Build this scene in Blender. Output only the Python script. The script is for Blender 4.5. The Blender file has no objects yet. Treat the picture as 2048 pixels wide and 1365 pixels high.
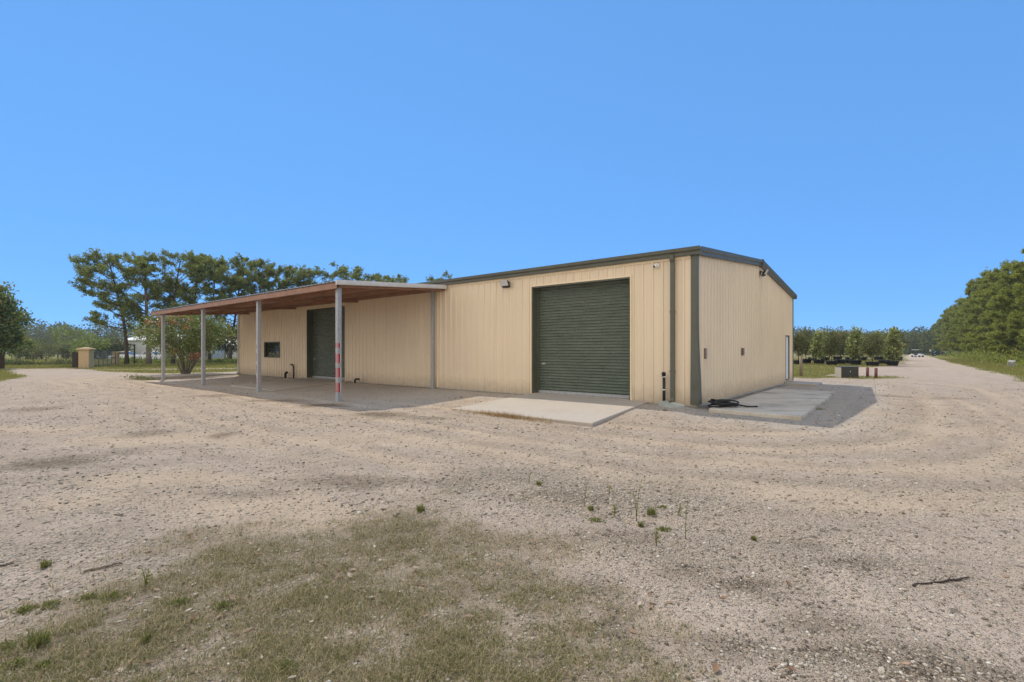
SUN_E, SKY_S, EXPO, AIR, DUST, OZONE, ALT, TINT, FILL_CLOUD, SGAM, HAZE = 2.3, .15, .5, .8, 0, 10, 3500, (.83,1.76,3.0), 6.7, .29, .0003
import bpy, bmesh, math, random
import numpy as np
from mathutils import Vector, Matrix
R = math.radians
random.seed(4)
scene = bpy.context.scene
COL = scene.collection

# ------------------------------------------------------------------ camera
F, CX, HY, EYE = 973.0, 1024.0, 702.0, 1.5      # focal length in px of the 2048 px frame, horizon row
cam_d = bpy.data.cameras.new("camera")
cam = bpy.data.objects.new("camera", cam_d); COL.objects.link(cam)
cam.location = (0, 0, EYE); cam.rotation_euler = (R(90), 0, 0)
cam_d.sensor_width = 36; cam_d.lens = 36*F/2048
cam_d.shift_y = (HY-682.5)/2048
cam_d.clip_start = 0.05; cam_d.clip_end = 4000
scene.camera = cam

# ------------------------------------------------------------------ building frame
TH = R(39.0176)
CT, ST = math.cos(TH), math.sin(TH)
BX, BY = 5.131, 13.569                            # near corner of the warehouse
LEN, DEP, EAVE, RIDGE = 30.3, 14.9, 4.17, 4.87
def W(lx, ly):                                    # local (along wall, into depth) -> world
    return BX+CT*lx+ST*ly, BY-ST*lx+CT*ly
def L(X, Y):
    dx, dy = X-BX, Y-BY
    return CT*dx-ST*dy, ST*dx+CT*dy

# ------------------------------------------------------------------ noise
def _hash(ix, iy, seed):
    n = (ix.astype(np.int64)*374761393 + iy.astype(np.int64)*668265263 + seed*1442695041) & 0x7fffffff
    n = ((n ^ (n >> 13))*1274126177) & 0x7fffffff
    return ((n ^ (n >> 16)) & 0xffff)/65535.0
def vnoise(x, y, seed=0):
    x = np.asarray(x, float); y = np.asarray(y, float)
    ix, iy = np.floor(x), np.floor(y)
    fx, fy = x-ix, y-iy
    fx = fx*fx*(3-2*fx); fy = fy*fy*(3-2*fy)
    a = _hash(ix, iy, seed); b = _hash(ix+1, iy, seed); c = _hash(ix, iy+1, seed); d = _hash(ix+1, iy+1, seed)
    return (a+(b-a)*fx)+((c+(d-c)*fx)-(a+(b-a)*fx))*fy
def fbm(x, y, seed=0, o=4):
    t = 0; a = .5; s = 0
    for k in range(o):
        t = t+a*vnoise(np.asarray(x)*2**k, np.asarray(y)*2**k, seed+17*k); s += a; a *= .55
    return t/s
def sstep(a, b, x):
    t = np.clip((np.asarray(x, float)-a)/(b-a), 0, 1)
    return t*t*(3-2*t)

# ------------------------------------------------------------------ ground height
def dist_building(X, Y):
    lx, ly = L(X, Y)
    dx = np.maximum(np.maximum(-LEN-lx, lx), 0); dy = np.maximum(np.maximum(-ly, ly-DEP), 0)
    return np.hypot(dx, dy)
def gz(X, Y):
    X = np.asarray(X, float); Y = np.asarray(Y, float)
    lx, ly = L(X, Y)
    d = dist_building(X, Y)
    z = -.055-.145*sstep(.0, 4.6, d)+.1*sstep(14, 34, d)
    z = np.minimum(z, -.13*sstep(-.6, .6, lx)*(1-sstep(14, 34, d))-.012)
    m = sstep(.3, 2.5, d)
    z = z+m*((fbm(X*.6, Y*.6, 3)-.5)*.05+(fbm(X*3, Y*3, 5, 3)-.5)*.022)*(1-sstep(20, 40, d))
    return z
def G(px, py, z=None):                           # where the sight line of a photo point meets the ground
    h = EYE-(-.2 if z is None else z)
    for k in range(6):
        Y = F*h/(py-HY); X = (px-CX)/F*Y
        if z is not None: break
        h = EYE-float(gz(X, Y))
    return X, Y

# ------------------------------------------------------------------ mesh helpers
def tag(o, label=None, cat=None, group=None, kind=None):
    if label: o['label'] = label
    if cat: o['category'] = cat
    if group: o['group'] = group
    if kind: o['kind'] = kind
    return o
def link(name, me, mat=None, parent=None):
    o = bpy.data.objects.new(name, me); COL.objects.link(o)
    if mat is not None: me.materials.append(mat)
    if parent is not None: o.parent = parent
    return o
def empty(name, loc=(0, 0, 0), rz=0):
    o = bpy.data.objects.new(name, None); COL.objects.link(o)
    o.location = loc; o.rotation_euler = (0, 0, rz); o.empty_display_size = .2
    return o
def copy_tree(o, parent=None):
    c = o.copy(); COL.objects.link(c)
    if parent is not None: c.parent = parent
    for ch in o.children: copy_tree(ch, c)
    return c
def mesh_np(name, v, f, smooth=False):
    """v (n,3); f list of int arrays each (m,k)"""
    me = bpy.data.meshes.new(name)
    v = np.asarray(v, np.float32)
    if not isinstance(f, list): f = [f]
    f = [np.asarray(a, np.int32) for a in f if len(a)]
    me.vertices.add(len(v)); me.vertices.foreach_set('co', v.ravel())
    nl = sum(a.size for a in f); npol = sum(len(a) for a in f)
    me.loops.add(nl); me.polygons.add(npol)
    me.loops.foreach_set('vertex_index', np.concatenate([a.ravel() for a in f]))
    st = []; s = 0
    for a in f:
        st.append(s+np.arange(len(a))*a.shape[1]); s += a.size
    me.polygons.foreach_set('loop_start', np.concatenate(st).astype(np.int32))
    if smooth: me.polygons.foreach_set('use_smooth', np.ones(npol, bool))
    me.update(calc_edges=True); me.validate()
    return me

class MB:
    """collects simple solids into one mesh"""
    def __init__(s): s.v = []; s.f = []; s.sm = []
    def add(s, vs, fs, sm=False):
        n = len(s.v); s.v += [tuple(p) for p in vs]
        for f in fs: s.f.append([i+n for i in f]); s.sm.append(sm)
        return s
    def box(s, x0, x1, y0, y1, z0, z1):
        v = [(x0,y0,z0),(x1,y0,z0),(x1,y1,z0),(x0,y1,z0),(x0,y0,z1),(x1,y0,z1),(x1,y1,z1),(x0,y1,z1)]
        return s.add(v, [(0,3,2,1),(4,5,6,7),(0,1,5,4),(1,2,6,5),(2,3,7,6),(3,0,4,7)])
    def bbox(s, x0, x1, y0, y1, z0, z1, b=.02):    # bevelled box (chamfered vertical and top edges)
        def ring(i, z): return [(x0+b+0*i,y0+i,z),(x1-b,y0+i,z),(x1-i,y0+b,z),(x1-i,y1-b,z),(x1-b,y1-i,z),(x0+b,y1-i,z),(x0+i,y1-b,z),(x0+i,y0+b,z)]
        rs = [ring(0,z0), ring(0,z1-b), ring(b*.7,z1)]
        v = [p for r in rs for p in r]; f = []
        for k in range(2):
            for i in range(8):
                j = (i+1) % 8; f.append((k*8+i, k*8+j, k*8+8+j, k*8+8+i))
        f.append(tuple(range(7,-1,-1))); f.append(tuple(range(16,24)))
        return s.add(v, f)
    def tube(s, pts, rads, n=8, cap=True, sm=True):
        pts = [Vector(p) for p in pts]
        if not hasattr(rads, '__len__'): rads = [rads]*len(pts)
        vs = []; fs = []
        up = None
        for i, p in enumerate(pts):
            d = (pts[min(i+1, len(pts)-1)]-pts[max(i-1, 0)]).normalized()
            if up is None:
                up = Vector((0,0,1)) if abs(d.z) < .9 else Vector((1,0,0))
            a = d.cross(up)
            if a.length < 1e-4: a = d.cross(Vector((0,1,.3)))
            a.normalize(); b = a.cross(d).normalized(); up = b
            for k in range(n):
                t = 2*math.pi*k/n
                vs.append(p+(a*math.cos(t)+b*math.sin(t))*rads[i])
        for i in range(len(pts)-1):
            for k in range(n):
                j = (k+1) % n
                fs.append((i*n+k, i*n+j, i*n+n+j, i*n+n+k))
        if cap:
            fs.append(tuple(range(n-1,-1,-1))); fs.append(tuple(range((len(pts)-1)*n, len(pts)*n)))
        return s.add(vs, fs, sm)
    def beam(s, a, b, w, h):                        # rectangular bar from a to b, h measured upward
        a, b = Vector(a), Vector(b); d = (b-a).normalized()
        sd = d.cross(Vector((0,0,1)))
        if sd.length < 1e-3: sd = Vector((1,0,0))
        sd.normalize(); u = sd.cross(d).normalized()
        q = [(-w/2,-h/2),(w/2,-h/2),(w/2,h/2),(-w/2,h/2)]
        v = [p+sd*x+u*y for p in (a, b) for x, y in q]
        return s.add(v, [(0,1,2,3),(7,6,5,4),(0,4,5,1),(1,5,6,2),(2,6,7,3),(3,7,4,0)])
    def prism(s, prof, o, ax, ay, along, sm=False):    # closed profile swept along a vector
        o, ax, ay, along = map(Vector, (o, ax, ay, along))
        n = len(prof)
        v = [o+ax*p[0]+ay*p[1] for p in prof]+[o+along+ax*p[0]+ay*p[1] for p in prof]
        f = [tuple(range(n-1,-1,-1)), tuple(range(n,2*n))]
        for i in range(n):
            j = (i+1) % n; f.append((i,j,n+j,n+i))
        return s.add(v, f, sm)
    def lathe(s, prof, c=(0,0), n=16, sm=True):          # (r,z) pairs
        vs = []; fs = []
        for r, z in prof:
            for k in range(n):
                t = 2*math.pi*k/n; vs.append((c[0]+r*math.cos(t), c[1]+r*math.sin(t), z))
        for i in range(len(prof)-1):
            for k in range(n):
                j = (k+1) % n; fs.append((i*n+k,i*n+j,i*n+n+j,i*n+n+k))
        s.add(vs, fs, sm)
        return s.add([vs[k] for k in range(n)]+[vs[(len(prof)-1)*n+k] for k in range(n)], [tuple(range(n-1,-1,-1)), tuple(range(n,2*n))])
    def build(s, name, mat=None, parent=None):
        me = bpy.data.meshes.new(name)
        me.from_pydata(s.v, [], s.f); me.polygons.foreach_set('use_smooth', s.sm); me.update()
        bm = bmesh.new(); bm.from_mesh(me); bmesh.ops.recalc_face_normals(bm, faces=bm.faces); bm.to_mesh(me); bm.free()
        return link(name, me, mat, parent)

# ------------------------------------------------------------------ materials
def nodes(name):
    m = bpy.data.materials.new(name); m.use_nodes = True
    nt = m.node_tree; b = nt.nodes['Principled BSDF']
    return m, nt, b
def N(nt, t, **k):
    n = nt.nodes.new(t)
    for a, v in k.items():
        if a.startswith('i_'): n.inputs[a[2:]].default_value = v
        else: setattr(n, a, v)
    return n
def mixc(nt, fac, a, b, blend='MIX'):
    n = nt.nodes.new('ShaderNodeMix'); n.data_type = 'RGBA'; n.blend_type = blend
    for sock, val in ((n.inputs[0], fac), (n.inputs[6], a), (n.inputs[7], b)):
        if hasattr(val, 'is_linked'): nt.links.new(val, sock)
        elif isinstance(val, (int, float)): sock.default_value = val
        else: sock.default_value = (*val, 1)
    return n.outputs[2]
def ramp(nt, src, a, b, lo=0., hi=1.):
    n = nt.nodes.new('ShaderNodeMapRange'); n.clamp = True
    nt.links.new(src, n.inputs[0]); n.inputs[1].default_value = a; n.inputs[2].default_value = b
    n.inputs[3].default_value = lo; n.inputs[4].default_value = hi
    return n.outputs[0]
def math2(nt, op, a, b):
    n = nt.nodes.new('ShaderNodeMath'); n.operation = op
    for i, v in ((0, a), (1, b)):
        if hasattr(v, 'is_linked'): nt.links.new(v, n.inputs[i])
        else: n.inputs[i].default_value = v
    return n.outputs[0]
def coords(nt, kind='Object', scale=(1, 1, 1)):
    t = nt.nodes.new('ShaderNodeTexCoord'); mp = nt.nodes.new('ShaderNodeMapping')
    mp.inputs['Scale'].default_value = scale; nt.links.new(t.outputs[kind], mp.inputs[0])
    return mp.outputs[0]
def noise(nt, vec, scale, detail=4, rough=.55):
    n = nt.nodes.new('ShaderNodeTexNoise'); n.inputs['Scale'].default_value = scale
    n.inputs['Detail'].default_value = detail; n.inputs['Roughness'].default_value = rough
    if vec is not None: nt.links.new(vec, n.inputs['Vector'])
    return n.outputs['Fac']
def simple(name, col, rough=.6, metal=0., var=.12, scale=6., spec=.4, bump=0., stretch=(1,1,1), dirt=None, dirt_amt=.5):
    m, nt, b = nodes(name)
    c = coords(nt, 'Object', stretch)
    f = noise(nt, c, scale, 5)
    a = tuple(x*(1-var) for x in col); d = tuple(min(1, x*(1+var)) for x in col)
    out = mixc(nt, ramp(nt, f, .3, .7), a, d)
    if dirt is not None:
        f2 = noise(nt, c, scale*.27, 6, .65)
        out = mixc(nt, ramp(nt, f2, .52, .78, 0, dirt_amt), out, dirt)
    nt.links.new(out, b.inputs['Base Color'])
    f3 = noise(nt, c, scale*3, 3)
    nt.links.new(ramp(nt, f3, .2, .8, max(0, rough-.08), min(1, rough+.08)), b.inputs['Roughness'])
    b.inputs['Metallic'].default_value = metal
    b.inputs['Specular IOR Level'].default_value = spec
    if bump:
        bn = nt.nodes.new('ShaderNodeBump'); bn.inputs['Strength'].default_value = bump; bn.inputs['Distance'].default_value = .01
        nt.links.new(noise(nt, c, scale*8, 4), bn.inputs['Height']); nt.links.new(bn.outputs[0], b.inputs['Normal'])
    return m
def leafmat(name, c1, c2, c3=None, trans=.35, rough=.65, p3=.15):
    """foliage: every leaf takes its own shade of the species' colours, light partly passes through"""
    m, nt, b = nodes(name)
    g = nt.nodes.new('ShaderNodeNewGeometry')
    rnd = g.outputs['Random Per Island']
    col = mixc(nt, rnd, c1, c2)
    if c3 is not None:
        wn = nt.nodes.new('ShaderNodeTexWhiteNoise'); wn.noise_dimensions = '1D'; nt.links.new(rnd, wn.inputs['W'])
        col = mixc(nt, ramp(nt, wn.outputs['Value'], 1-p3-.02, 1-p3+.02), col, c3)
    nt.links.new(col, b.inputs['Base Color']); b.inputs['Roughness'].default_value = rough
    b.inputs['Specular IOR Level'].default_value = .25
    tr = nt.nodes.new('ShaderNodeBsdfTranslucent'); nt.links.new(col, tr.inputs['Color'])
    mx = nt.nodes.new('ShaderNodeMixShader'); mx.inputs[0].default_value = trans
    nt.links.new(b.outputs[0], mx.inputs[1]); nt.links.new(tr.outputs[0], mx.inputs[2])
    nt.links.new(mx.outputs[0], nt.nodes['Material Output'].inputs['Surface'])
    return m

def panel_mat(name, col):                         # painted steel sheet: faint run-down streaks, dust near its foot, screw-line spotting
    m, nt, b = nodes(name)
    c = coords(nt, 'Object', (1, 1, 1)); s1 = coords(nt, 'Object', (3.2, 3.2, .12)); s2 = coords(nt, 'Object', (11, 11, .35))
    big = noise(nt, c, .35, 4); st = noise(nt, s1, 1.6, 4); st2 = noise(nt, s2, 1.3, 5)
    out = mixc(nt, ramp(nt, big, .3, .7), tuple(x*.95 for x in col), tuple(x*1.04 for x in col))
    out = mixc(nt, ramp(nt, st, .5, .85, 0, .22), out, (.40,.28,.16))
    out = mixc(nt, ramp(nt, st2, .62, .9, 0, .2), out, (.30,.22,.13))
    sep = nt.nodes.new('ShaderNodeSeparateXYZ'); t = nt.nodes.new('ShaderNodeTexCoord'); nt.links.new(t.outputs['Object'], sep.inputs[0])
    foot = ramp(nt, math2(nt, 'ADD', sep.outputs['Z'], math2(nt, 'MULTIPLY', noise(nt, c, 5, 4), .5)), .22, .75, .5, 0)
    out = mixc(nt, foot, out, (.30,.225,.15))
    nt.links.new(out, b.inputs['Base Color'])
    nt.links.new(ramp(nt, st2, .2, .8, .36, .52), b.inputs['Roughness']); b.inputs['Specular IOR Level'].default_value = .45
    bn = nt.nodes.new('ShaderNodeBump'); bn.inputs['Strength'].default_value = .12; bn.inputs['Distance'].default_value = .02
    nt.links.new(noise(nt, coords(nt, 'Object', (1.2, 1.2, .5)), 1.7, 3), bn.inputs['Height']); nt.links.new(bn.outputs[0], b.inputs['Normal'])
    return m
M = {}
M['tan'] = panel_mat('tan_painted_steel', (.775,.632,.447))
M['tan_trim'] = simple('tan_trim', (.84,.68,.45), .45, var=.05)
M['green'] = simple('dark_green_trim', (.098,.098,.070), .4, var=.12, scale=3, spec=.5, dirt=(.12,.11,.085), dirt_amt=.35)
M['shutter'] = simple('dark_green_shutter', (.098,.120,.084), .30, var=.22, scale=2.2, spec=.55, stretch=(1,1,5), dirt=(.13,.125,.10), dirt_amt=.4)
M['roof'] = simple('galvalume_roof', (.5,.5,.49), .4, .3, var=.08, scale=1.2)
M['galv'] = simple('galvanised_steel', (.39,.395,.395), .48, .35, var=.16, scale=14, dirt=(.30,.28,.25), dirt_amt=.5)
M['white_trim'] = simple('white_trim', (.62,.59,.54), .45, var=.06, dirt=(.4,.34,.27), dirt_amt=.3)
M['brown'] = simple('red_oxide_steel', (.31,.165,.10), .55, var=.16, scale=3, dirt=(.42,.24,.15), dirt_amt=.4)
def concrete(name, col, stain):
    m, nt, b = nodes(name); c = coords(nt, 'Object')
    f1 = noise(nt, c, .9, 6, .6); f2 = noise(nt, c, 14, 5, .6); f3 = noise(nt, c, 120, 2)
    o = mixc(nt, ramp(nt, f2, .25, .75), tuple(x*.9 for x in col), tuple(x*1.07 for x in col))
    o = mixc(nt, ramp(nt, f1, .52, .8, 0, .45), o, stain)
    o = mixc(nt, ramp(nt, f3, .62, .75, 0, .35), o, (.2,.18,.15))
    nt.links.new(o, b.inputs['Base Color']); b.inputs['Roughness'].default_value = .85; b.inputs['Specular IOR Level'].default_value = .25
    bn = nt.nodes.new('ShaderNodeBump'); bn.inputs['Strength'].default_value = .2; bn.inputs['Distance'].default_value = .004
    nt.links.new(f2, bn.inputs['Height']); nt.links.new(bn.outputs[0], b.inputs['Normal'])
    return m
M['concrete'] = concrete('concrete', (.43,.375,.31), (.30,.25,.19))
M['concrete_grey'] = concrete('grey_concrete', (.50,.44,.35), (.22,.165,.11))
def stained_concrete():
    m, nt, b = nodes('stained_concrete'); c = coords(nt, 'Object'); f1 = noise(nt, c, .55, 5, .62); f2 = noise(nt, c, 12, 5, .6); f3 = noise(nt, coords(nt, 'Object', (.5, 2.2, 1)), .8, 5, .6)
    o = mixc(nt, ramp(nt, f2, .25, .75), (.52,.465,.375), (.63,.565,.46))
    o = mixc(nt, ramp(nt, f3, .44, .66, 0, .5), o, (.36,.265,.175)); o = mixc(nt, ramp(nt, f1, .52, .66, 0, .65), o, (.17,.15,.125))
    nt.links.new(o, b.inputs['Base Color']); b.inputs['Roughness'].default_value = .85; b.inputs['Specular IOR Level'].default_value = .2
    return m
M['concrete_stained'] = stained_concrete()
M['dark_metal'] = simple('weathered_dark_pipe', (.16,.165,.16), .6, .2, var=.2)
M['dark_box'] = simple('dark_brown_green_paint', (.034,.034,.026), .5, var=.2, scale=4, dirt=(.10,.085,.06), dirt_amt=.4)
M['black'] = simple('black_plastic', (.014,.014,.015), .45, var=.2)
M['white'] = simple('white_plastic', (.78,.77,.74), .5, var=.04)
M['white_door'] = simple('white_door_paint', (.80,.79,.80), .45, var=.03)
M['lens'] = simple('lamp_glass', (.62,.62,.60), .2, var=.05, spec=.6)
M['red_tape'] = simple('red_reflective_tape', (.42,.03,.025), .3, var=.1)
M['white_tape'] = simple('white_reflective_tape', (.72,.72,.70), .3, var=.06)
M['rust_red'] = simple('rusty_red_paint', (.14,.042,.028), .6, var=.25, scale=12, dirt=(.13,.05,.03), dirt_amt=.8)
M['wood'] = simple('weathered_wood', (.26,.20,.135), .85, var=.25, scale=9, stretch=(1,1,.12), bump=.3)
M['dark_wood'] = simple('dark_gate_wood', (.045,.034,.026), .8, var=.3, scale=5, stretch=(4,4,.3))
M['stucco'] = simple('ochre_stucco', (.52,.375,.205), .9, var=.08, scale=8, bump=.2)
M['bark'] = simple('pine_bark', (.085,.058,.04), .95, var=.35, scale=3, bump=.6, stretch=(3,3,.6))
M['bark_grey'] = simple('grey_bark', (.20,.165,.125), .9, var=.3, scale=6, bump=.4, stretch=(2,2,.4))
M['stick'] = simple('dead_stick', (.20,.155,.105), .9, var=.3, scale=20)
M['darkstick'] = simple('dark_dead_stick', (.055,.04,.03), .9, var=.3, scale=20)
M['far_wall'] = simple('pale_metal_siding', (.60,.60,.58), .6, var=.05, scale=1)
M['far_roof'] = simple('pale_roof', (.62,.61,.58), .55, var=.06, scale=1)
M['rubber'] = simple('rubber', (.018,.018,.018), .8, var=.2)
M['car_white'] = simple('white_car_paint', (.75,.75,.75), .25, var=.02, spec=.6)
M['car_dark'] = simple('dark_car_paint', (.03,.033,.04), .22, var=.05, spec=.6)
M['car_silver'] = simple('silver_car_paint', (.42,.43,.45), .25, .4, var=.03)
M['stone'] = simple('grey_stone', (.33,.31,.28), .9, var=.25, scale=5, bump=.5)
def glass_mat():
    m, nt, b = nodes('dark_window_glass')
    b.inputs['Base Color'].default_value = (.018,.02,.02,1); b.inputs['Roughness'].default_value = .04; b.inputs['Specular IOR Level'].default_value = .9
    return m
M['glass'] = glass_mat()
M['pot'] = simple('black_nursery_pot', (.016,.016,.017), .55, var=.25, scale=5)
M['soil'] = simple('potting_soil', (.06,.042,.028), .95, var=.3, scale=30)
M['needles'] = leafmat('pine_needles', (.11,.145,.036), (.33,.37,.10), (.28,.21,.09), .52, p3=.08)
M['needles_bright'] = leafmat('lush_pine_needles', (.15,.175,.024), (.44,.47,.085), (.30,.24,.08), .52, p3=.08)
M['myrtle'] = leafmat('myrtle_leaves', (.085,.125,.034), (.31,.36,.12), (.34,.19,.08), .5, rough=.4, p3=.05)
M['blossom'] = leafmat('pink_blossom', (.62,.14,.10), (.75,.32,.22), None, .45)
M['oak'] = leafmat('dull_oak_leaves', (.10,.125,.040), (.27,.285,.11), (.26,.17,.08), .45, p3=.12)
M['magnolia'] = leafmat('glossy_magnolia_leaves', (.13,.17,.04), (.55,.57,.22), (.16,.12,.05), .42, rough=.3, p3=.12)
M['greenbush'] = leafmat('light_green_leaves', (.13,.17,.04), (.31,.35,.10), None, .5)
M['forest'] = leafmat('forest_leaves', (.075,.10,.035), (.18,.20,.075), (.18,.16,.08), .45, p3=.12)
M['weed'] = leafmat('weed_leaves', (.115,.14,.036), (.29,.30,.085), (.28,.22,.10), .45, p3=.22)
M['drygrass'] = leafmat('dry_grass_blades', (.22,.185,.085), (.66,.54,.33), (.18,.20,.055), .42, p3=.27)
M['straw'] = leafmat('straw_blades', (.30,.19,.08), (.46,.32,.155), None, .3)
M['greengrass'] = leafmat('green_grass_blades', (.15,.165,.025), (.33,.32,.07), (.36,.28,.11), .45, p3=.28)
M['deadleaf'] = leafmat('dead_leaves', (.22,.125,.07), (.46,.32,.21), (.56,.47,.37), .25, p3=.35)
# ================================================================== GROUND
def seg_sd(px, py, poly):                         # signed distance to a polygon, positive inside
    poly = np.asarray(poly, float)
    d2 = np.full(px.shape, 1e18); ins = np.zeros(px.shape, bool)
    n = len(poly)
    for i in range(n):
        ax, ay = poly[i]; bx, by = poly[(i+1) % n]
        ex, ey = bx-ax, by-ay
        t = np.clip(((px-ax)*ex+(py-ay)*ey)/(ex*ex+ey*ey+1e-12), 0, 1)
        d2 = np.minimum(d2, (px-ax-t*ex)**2+(py-ay-t*ey)**2)
        c = ((ay > py) != (by > py)) & (px < (bx-ax)*(py-ay)/(by-ay+1e-15)+ax)
        ins ^= c
    return np.sqrt(d2)*np.where(ins, 1, -1)
def P2W(pts, z=None): return [G(x, y, z) for x, y in pts]

POLY_DRY = P2W([(-330,1300),(-60,1235),(0,1218),(120,1170),(250,1135),(340,1085),(480,1062),(600,1048),(720,1022),(850,1004),(925,1010),(950,1045),
                (1000,1078),(1150,1082),(1245,1090),(1225,1150),(1270,1215),(1330,1275),(1420,1400),(1520,1900),(-900,1900)], -.2)
POLY_LEFT = P2W([(-900,830),(-200,790),(0,764),(58,752.5),(22,744),(20,739),(-400,739),(-900,739)])
POLY_FIELD = P2W([(-1500,737.5),(20,737.5),(165,737.8),(186,741),(250,745.8),(330,748),(475,744.5),(520,738),(1000,725),(1000,703.2),(-1500,703.2)])
POLY_TRACK = P2W([(200,739.3),(300,738.2),(470,736.5),(560,735),(560,737.3),(470,739),(300,740.2),(200,740.8)])
POLY_R = [W(9.6,-1.5), W(9.7,30), W(9.4,70), W(9.5,140), W(9.2,700), W(900,700), W(900,-30), W(14,-6)]
POLY_B1 = P2W([(1570,733),(1688,733),(1694,741),(1692,749.5),(1570,752)])
POLY_B2 = P2W([(1590,754),(1700,752),(1790,753.5),(1814,757),(1745,759.5),(1680,757),(1590,757)])
POLY_B3 = P2W([(1560,732.5),(1740,735),(1795,733),(1817,712),(1819,706),(1560,706)])
STAINS = []                                       # darker damp or leafy dirt: (px, py, half width px, half height px, amount)
for a in [(110,925,140,16,.8),(250,905,60,9,.5),(690,962,190,16,.55),(820,962,120,12,.5),(500,988,150,13,.4),(445,872,30,6,.7),(300,868,50,7,.5),(760,831,70,7,.8),(860,838,60,6,.6),(60,820,60,6,.5),
          (1480,1165,110,18,.85),(1370,1140,90,14,.5),(1640,1245,150,26,.6),(1700,1300,190,32,.75),(1870,1345,170,30,.7),(1230,1240,60,40,.6),(1180,1165,60,30,.5),(1560,1185,90,20,.4),
          (1610,1085,75,12,.5),(1700,1125,80,12,.55),(1080,990,110,13,.5),(1170,1000,90,12,.35),(1790,793,40,3.2,.55),(1890,797,60,3,.45),(1200,1070,130,16,.45),(1460,1290,130,35,.6),(1060,1150,60,20,.5),
          (430,792,60,3.6,.6),(560,802,60,3,.7),(650,811,55,4,.8)]:
    X, Y = G(a[0], a[1], -.2); X2, _ = G(a[0]+a[2], a[1], -.2); _, Y2 = G(a[0], a[1]-a[3], -.2)
    STAINS.append((X, Y, X2-X, Y2-Y, a[4]))
SANDS = []
for a in [(1640,985,260,16,.8),(1780,1010,200,22,.7),(1480,925,150,13,.7),(1900,940,160,20,.6),(1330,1240,90,45,.45),(1150,1110,80,26,.3),(560,1010,260,32,.7),(350,960,240,20,.7),(180,1000,220,24,.6),(330,880,260,14,.7),(700,880,220,12,.6),(90,860,160,10,.6),(950,880,160,9,.5),(600,1045,170,20,.6),(1900,860,200,14,.6),(1900,1010,200,26,.5)]:
    X, Y = G(a[0], a[1], -.2); X2, _ = G(a[0]+a[2], a[1], -.2); _, Y2 = G(a[0], a[1]-a[3], -.2)
    SANDS.append((X, Y, X2-X, Y2-Y, a[4]))
COARSE = []
for a in [(1050,960,260,30,.9),(1250,990,260,45,.9),(1500,1100,300,60,.8),(1750,1130,200,60,.6),(1650,1050,250,30,.5),(130,1090,160,40,.7),(350,1130,140,28,.6),(1750,1330,350,50,.8),(1400,1060,150,40,.6)]:
    X, Y = G(a[0], a[1], -.2); X2, _ = G(a[0]+a[2], a[1], -.2); _, Y2 = G(a[0], a[1]-a[3], -.2)
    COARSE.append((X, Y, X2-X, Y2-Y, a[4]))
def blobs(X, Y, lst, ragged=.5, seed=0):
    t = np.zeros(np.shape(X))
    w = (fbm(np.asarray(X)*1.6, np.asarray(Y)*1.6, 90+seed, 4)-.5)*2.2*ragged
    for x, y, rx, ry, a in lst:
        r = np.sqrt(((X-x)/rx)**2+((Y-y)/max(ry, .06))**2)
        t = np.maximum(t, a*sstep(1.25, .25, r-w))
    return t
def dry_density(X, Y):
    s = seg_sd(X, Y, POLY_DRY)
    n = (fbm(X*1.3, Y*1.3, 11, 4)-.5)*1.1+(fbm(X*5, Y*5, 12, 3)-.5)*.5
    d = sstep(-.35, .75, s+n*1.25)
    return d*np.clip(.76+1.7*(fbm(X*2.4, Y*2.4, 14, 4)-.44)+1.1*(fbm(X*8, Y*8, 15, 2)-.5), .08, 1)
def lawn_amount(X, Y):
    n = (fbm(X*.35, Y*.35, 21, 4)-.5)
    n2 = (fbm(X*2, Y*2, 22, 3)-.5)
    t = sstep(-.25, .45, seg_sd(X, Y, POLY_LEFT)+n*1.5+n2*.8)
    f = sstep(-.3, .6, seg_sd(X, Y, POLY_FIELD)+n*1.6+n2)*(1-.85*sstep(-.15, .3, seg_sd(X, Y, POLY_TRACK)+n2*.5))
    t = np.maximum(t, f)
    t = np.maximum(t, sstep(-.3, .5, seg_sd(X, Y, POLY_R)+n*1.2+n2*.7))
    t = np.maximum(t, .9*sstep(-.3, .6, seg_sd(X, Y, POLY_B1)+n+n2))
    t = np.maximum(t, .8*sstep(-.2, .5, seg_sd(X, Y, POLY_B2)+n+n2))
    t = np.maximum(t, .75*sstep(-.3, .8, seg_sd(X, Y, POLY_B3)+n*2+n2))
    lx, ly = L(X, Y)
    t = np.maximum(t, .85*sstep(-1, 1.5, np.minimum(4.2-lx, ly-np.where(lx > .3, 58, 21))+n*2))
    return t
def grow(a, b, step, g, end):
    out = []; x = b; s = step
    while x < end: s *= g; x += s; out.append(x)
    return out
xs_f = np.arange(-30, 14, .105); ys_a = np.arange(-13.2, 1, .085); ys_b = np.arange(1, 70, .42)
xs = np.concatenate([-np.array(grow(0, 30, .14, 1.09, 700))[::-1], xs_f, np.array(grow(0, 14, .12, 1.075, 700))])
ys = np.concatenate([-np.array(grow(0, 13.2, .1, 1.25, 300))[::-1], ys_a, ys_b, np.array(grow(0, 70, .45, 1.075, 800))])
gx, gy = np.meshgrid(xs, ys)
GX, GY = W(gx, gy); GX = GX.ravel(); GY = GY.ravel()
dB = dist_building(GX, GY)
GZ = gz(GX, GY)
lx_, ly_ = L(GX, GY)
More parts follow.
